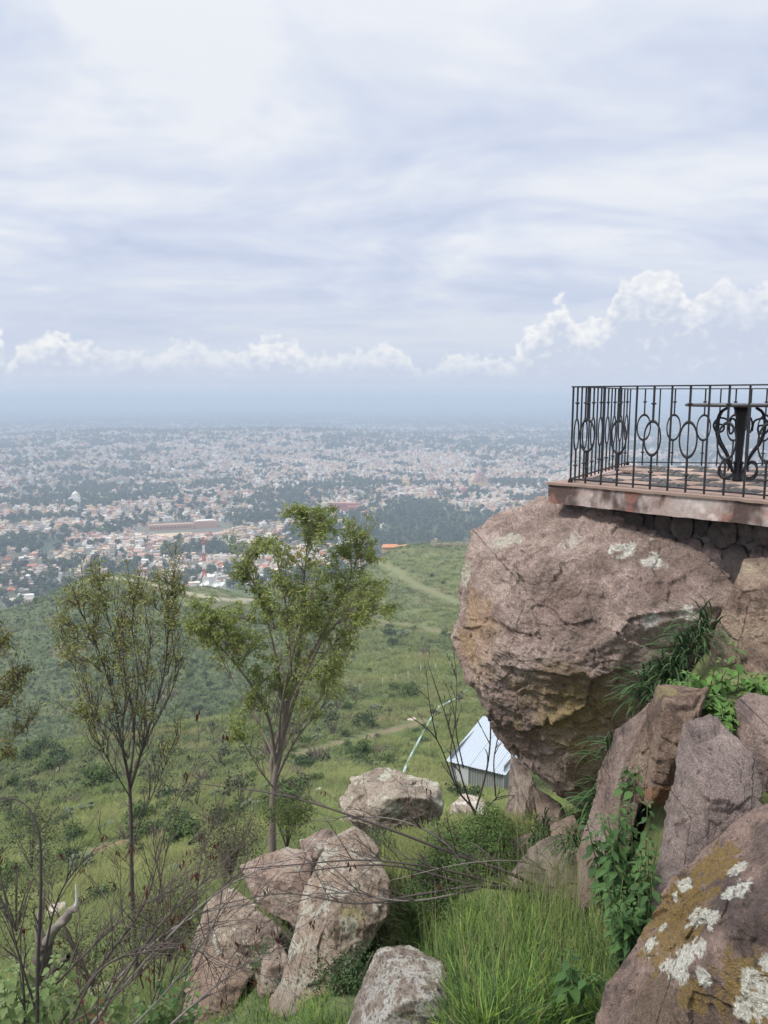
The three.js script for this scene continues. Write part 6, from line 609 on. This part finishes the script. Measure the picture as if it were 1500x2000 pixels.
{
  const B = (r, ...p) => ({ r, p });
  bare('bare_sapling', 'leafless dark sapling in front of the metal shed', 'sapling', [935, 1690, 8.6], [B(0.017, [935, 1690, 8.6], [930, 1590, 8.6], [895, 1545, 8.6], [850, 1440, 8.6], [795, 1395, 8.5]), B(0.013, [930, 1600, 8.6], [905, 1530, 8.5], [880, 1430, 8.5], [838, 1300, 8.4]), B(0.014, [930, 1580, 8.6], [953, 1490, 8.5], [957, 1400, 8.4], [945, 1350, 8.4], [905, 1270, 8.4]), B(0.010, [930, 1625, 8.6], [968, 1560, 8.5], [1030, 1550, 8.3], [1085, 1510, 8.2]), B(0.010, [968, 1555, 8.5], [965, 1480, 8.4], [975, 1430, 8.4], [985, 1370, 8.3]), B(0.009, [895, 1545, 8.6], [880, 1480, 8.7], [888, 1400, 8.7], [870, 1330, 8.7]), B(0.008, [853, 1445, 8.6], [840, 1380, 8.5], [832, 1310, 8.5]), B(0.009, [905, 1500, 8.5], [890, 1420, 8.4], [892, 1330, 8.4], [880, 1230, 8.3])], { seed: 3, c: [0.05, 0.04, 0.038], c2: [0.085, 0.07, 0.062], twigs: 5, len: 0.32, depth: 1, s: 1.7 });
  bare('fallen_branch', 'bare grey fallen boughs sweeping across the leaning slab', 'branch', [1200, 1812, 6.3], [B(0.019, [1200, 1812, 6.3], [1060, 1745, 6.1], [930, 1730, 5.95], [760, 1690, 5.85], [560, 1705, 5.8]), B(0.017, [1120, 1775, 6.2], [1010, 1712, 6.0], [880, 1665, 5.9], [720, 1605, 5.85], [560, 1555, 5.9], [400, 1532, 6]), B(0.014, [1080, 1757, 6.15], [960, 1730, 5.9], [830, 1745, 5.7], [700, 1765, 5.6], [560, 1745, 5.6], [420, 1768, 5.6]), B(0.012, [1170, 1800, 6.2], [1110, 1735, 6.1], [1040, 1688, 6.0], [920, 1685, 5.8], [760, 1720, 5.7]), B(0.012, [1000, 1735, 6], [870, 1700, 5.8], [720, 1680, 5.7], [560, 1690, 5.6], [430, 1700, 5.5]), B(0.010, [940, 1735, 5.9], [800, 1760, 5.6], [640, 1745, 5.5], [540, 1790, 5.45], [580, 1850, 5.4]), B(0.010, [930, 1720, 5.9], [860, 1640, 5.9], [770, 1600, 5.9], [600, 1600, 5.9])], { seed: 6, c: [0.075, 0.06, 0.055], c2: [0.17, 0.15, 0.135], twigs: 14, len: 0.45, depth: 1, s: 1.2, leaf: 0.04 });
  bare('bare_thicket', 'tangle of bare grey stems arching up beside the dead stump', 'bush', [130, 2060, 4.2], [B(0.010, [130, 2060, 4.2], [300, 1860, 4.2], [430, 1740, 4.3], [620, 1650, 4.5]), B(0.010, [150, 2060, 4.2], [310, 1810, 4.2], [400, 1720, 4.3], [470, 1650, 4.4]), B(0.009, [120, 2040, 4.1], [200, 1890, 4.1], [290, 1858, 4.1], [390, 1858, 4.1], [420, 1915, 4.1]), B(0.010, [150, 2050, 4.3], [240, 1900, 4.3], [380, 1790, 4.3], [520, 1760, 4.4]), B(0.009, [90, 2040, 4.3], [200, 1880, 4.3], [280, 1770, 4.4], [330, 1600, 4.5], [385, 1480, 4.6]), B(0.008, [200, 2060, 4.2], [330, 1930, 4.2], [420, 1800, 4.3], [440, 1700, 4.4]), B(0.009, [20, 2020, 4.3], [150, 1880, 4.3], [260, 1780, 4.3], [350, 1730, 4.4]), B(0.008, [270, 2060, 4.3], [380, 1960, 4.4], [470, 1890, 4.5], [560, 1850, 4.6]), B(0.007, [60, 2050, 4.1], [240, 1930, 4.1], [360, 1830, 4.2], [450, 1800, 4.3])], { seed: 8, c: [0.085, 0.065, 0.06], c2: [0.22, 0.2, 0.185], twigs: 17, len: 0.42, depth: 1, s: 1.0, leaf: 0.06 });
  bare('bare_shrub', 'thin dark leafless shrub arching over beside the dead stump', 'bush', [72, 2060, 3.9], [B(0.011, [72, 2060, 3.9], [74, 1880, 3.9], [80, 1720, 3.9], [72, 1610, 3.95], [40, 1565, 4], [-20, 1560, 4]), B(0.008, [50, 2040, 4], [40, 1880, 4], [10, 1800, 4]), B(0.007, [80, 1900, 3.9], [120, 1740, 3.95], [200, 1640, 4]), B(0.007, [72, 1980, 3.9], [30, 1840, 3.9], [0, 1700, 4], [-10, 1600, 4])], { seed: 12, c: [0.045, 0.035, 0.034], twigs: 8, len: 0.3, depth: 1, s: 0.9 });
  bare('bare_shrub', 'thin leafless stems rising in front of the burnt trunk', 'bush', [300, 1960, 8.5], [B(0.011, [300, 1960, 8.5], [305, 1800, 8.5], [330, 1640, 8.5], [385, 1490, 8.5]), B(0.010, [310, 1930, 8.5], [318, 1760, 8.5], [300, 1640, 8.6], [310, 1540, 8.6]), B(0.009, [280, 1930, 8.4], [240, 1790, 8.4], [235, 1680, 8.4]), B(0.009, [330, 1920, 8.5], [380, 1760, 8.6], [400, 1650, 8.6], [440, 1560, 8.7]), B(0.009, [340, 1930, 8.5], [420, 1800, 8.6], [470, 1660, 8.8], [520, 1560, 9])], { seed: 14, c: [0.075, 0.055, 0.05], twigs: 16, len: 0.5, depth: 1, s: 1.3, leaf: 0.03 });
  bare('bare_thicket', 'brown thicket of dry twigs between the dead stump and the split rock', 'bush', [210, 2080, 5.4], [B(0.010, [210, 2080, 5.4], [180, 1930, 5.4], [120, 1800, 5.4], [60, 1700, 5.5]), B(0.010, [220, 2080, 5.4], [240, 1940, 5.4], [230, 1820, 5.4], [190, 1720, 5.5]), B(0.009, [240, 2080, 5.4], [300, 1950, 5.4], [330, 1850, 5.4], [320, 1740, 5.5]), B(0.009, [200, 2060, 5.4], [130, 1960, 5.3], [40, 1880, 5.3], [-20, 1830, 5.3]), B(0.009, [230, 2060, 5.4], [310, 1990, 5.3], [380, 1900, 5.3], [410, 1820, 5.4]), B(0.008, [190, 2060, 5.4], [150, 1900, 5.5], [150, 1790, 5.6]), B(0.008, [250, 2070, 5.4], [270, 1900, 5.6], [285, 1790, 5.6], [260, 1700, 5.6])], { seed: 33, c: [0.1, 0.075, 0.062], c2: [0.16, 0.13, 0.11], twigs: 15, len: 0.42, depth: 1, s: 1.1, leaf: 0.05 });
  // the dead stump
  const b = pt(80, 2060, 4.6), T = thing('dead_stump', 'grey dead stump with a broken white-tipped arm', 'stump', b), L = (...q) => q.map((a) => pt(...a).sub(b)), gm = std(0.19, 0.165, 0.145), dm = std(0.09, 0.075, 0.066);
  part('trunk', taper(L([70, 2060, 4.6], [75, 1960, 4.6], [82, 1880, 4.6], [88, 1835, 4.6]), 0.07, 0.05, 22, 12, 0.55), dm, T); part('arm', taper(L([86, 1850, 4.6], [108, 1812, 4.55], [128, 1796, 4.52], [137, 1778, 4.5], [150, 1774, 4.5]), 0.032, 0.022, 16, 10, 0.6), gm, T); part('broken_tip', taper(L([147, 1778, 4.5], [150, 1755, 4.5], [148, 1727, 4.5]), 0.012, 0.005, 8, 6, 0.4), std(0.5, 0.48, 0.45), T); part('arm', taper(L([84, 1850, 4.6], [76, 1810, 4.6], [82, 1770, 4.6], [86, 1742, 4.6]), 0.03, 0.007, 16, 10, 0.6), gm, T); part('arm', taper(L([80, 1930, 4.6], [110, 1890, 4.5], [134, 1868, 4.45]), 0.028, 0.016, 14, 10, 0.6), dm, T);
}
console.log('plants done');
renderer.render(scene, camera);
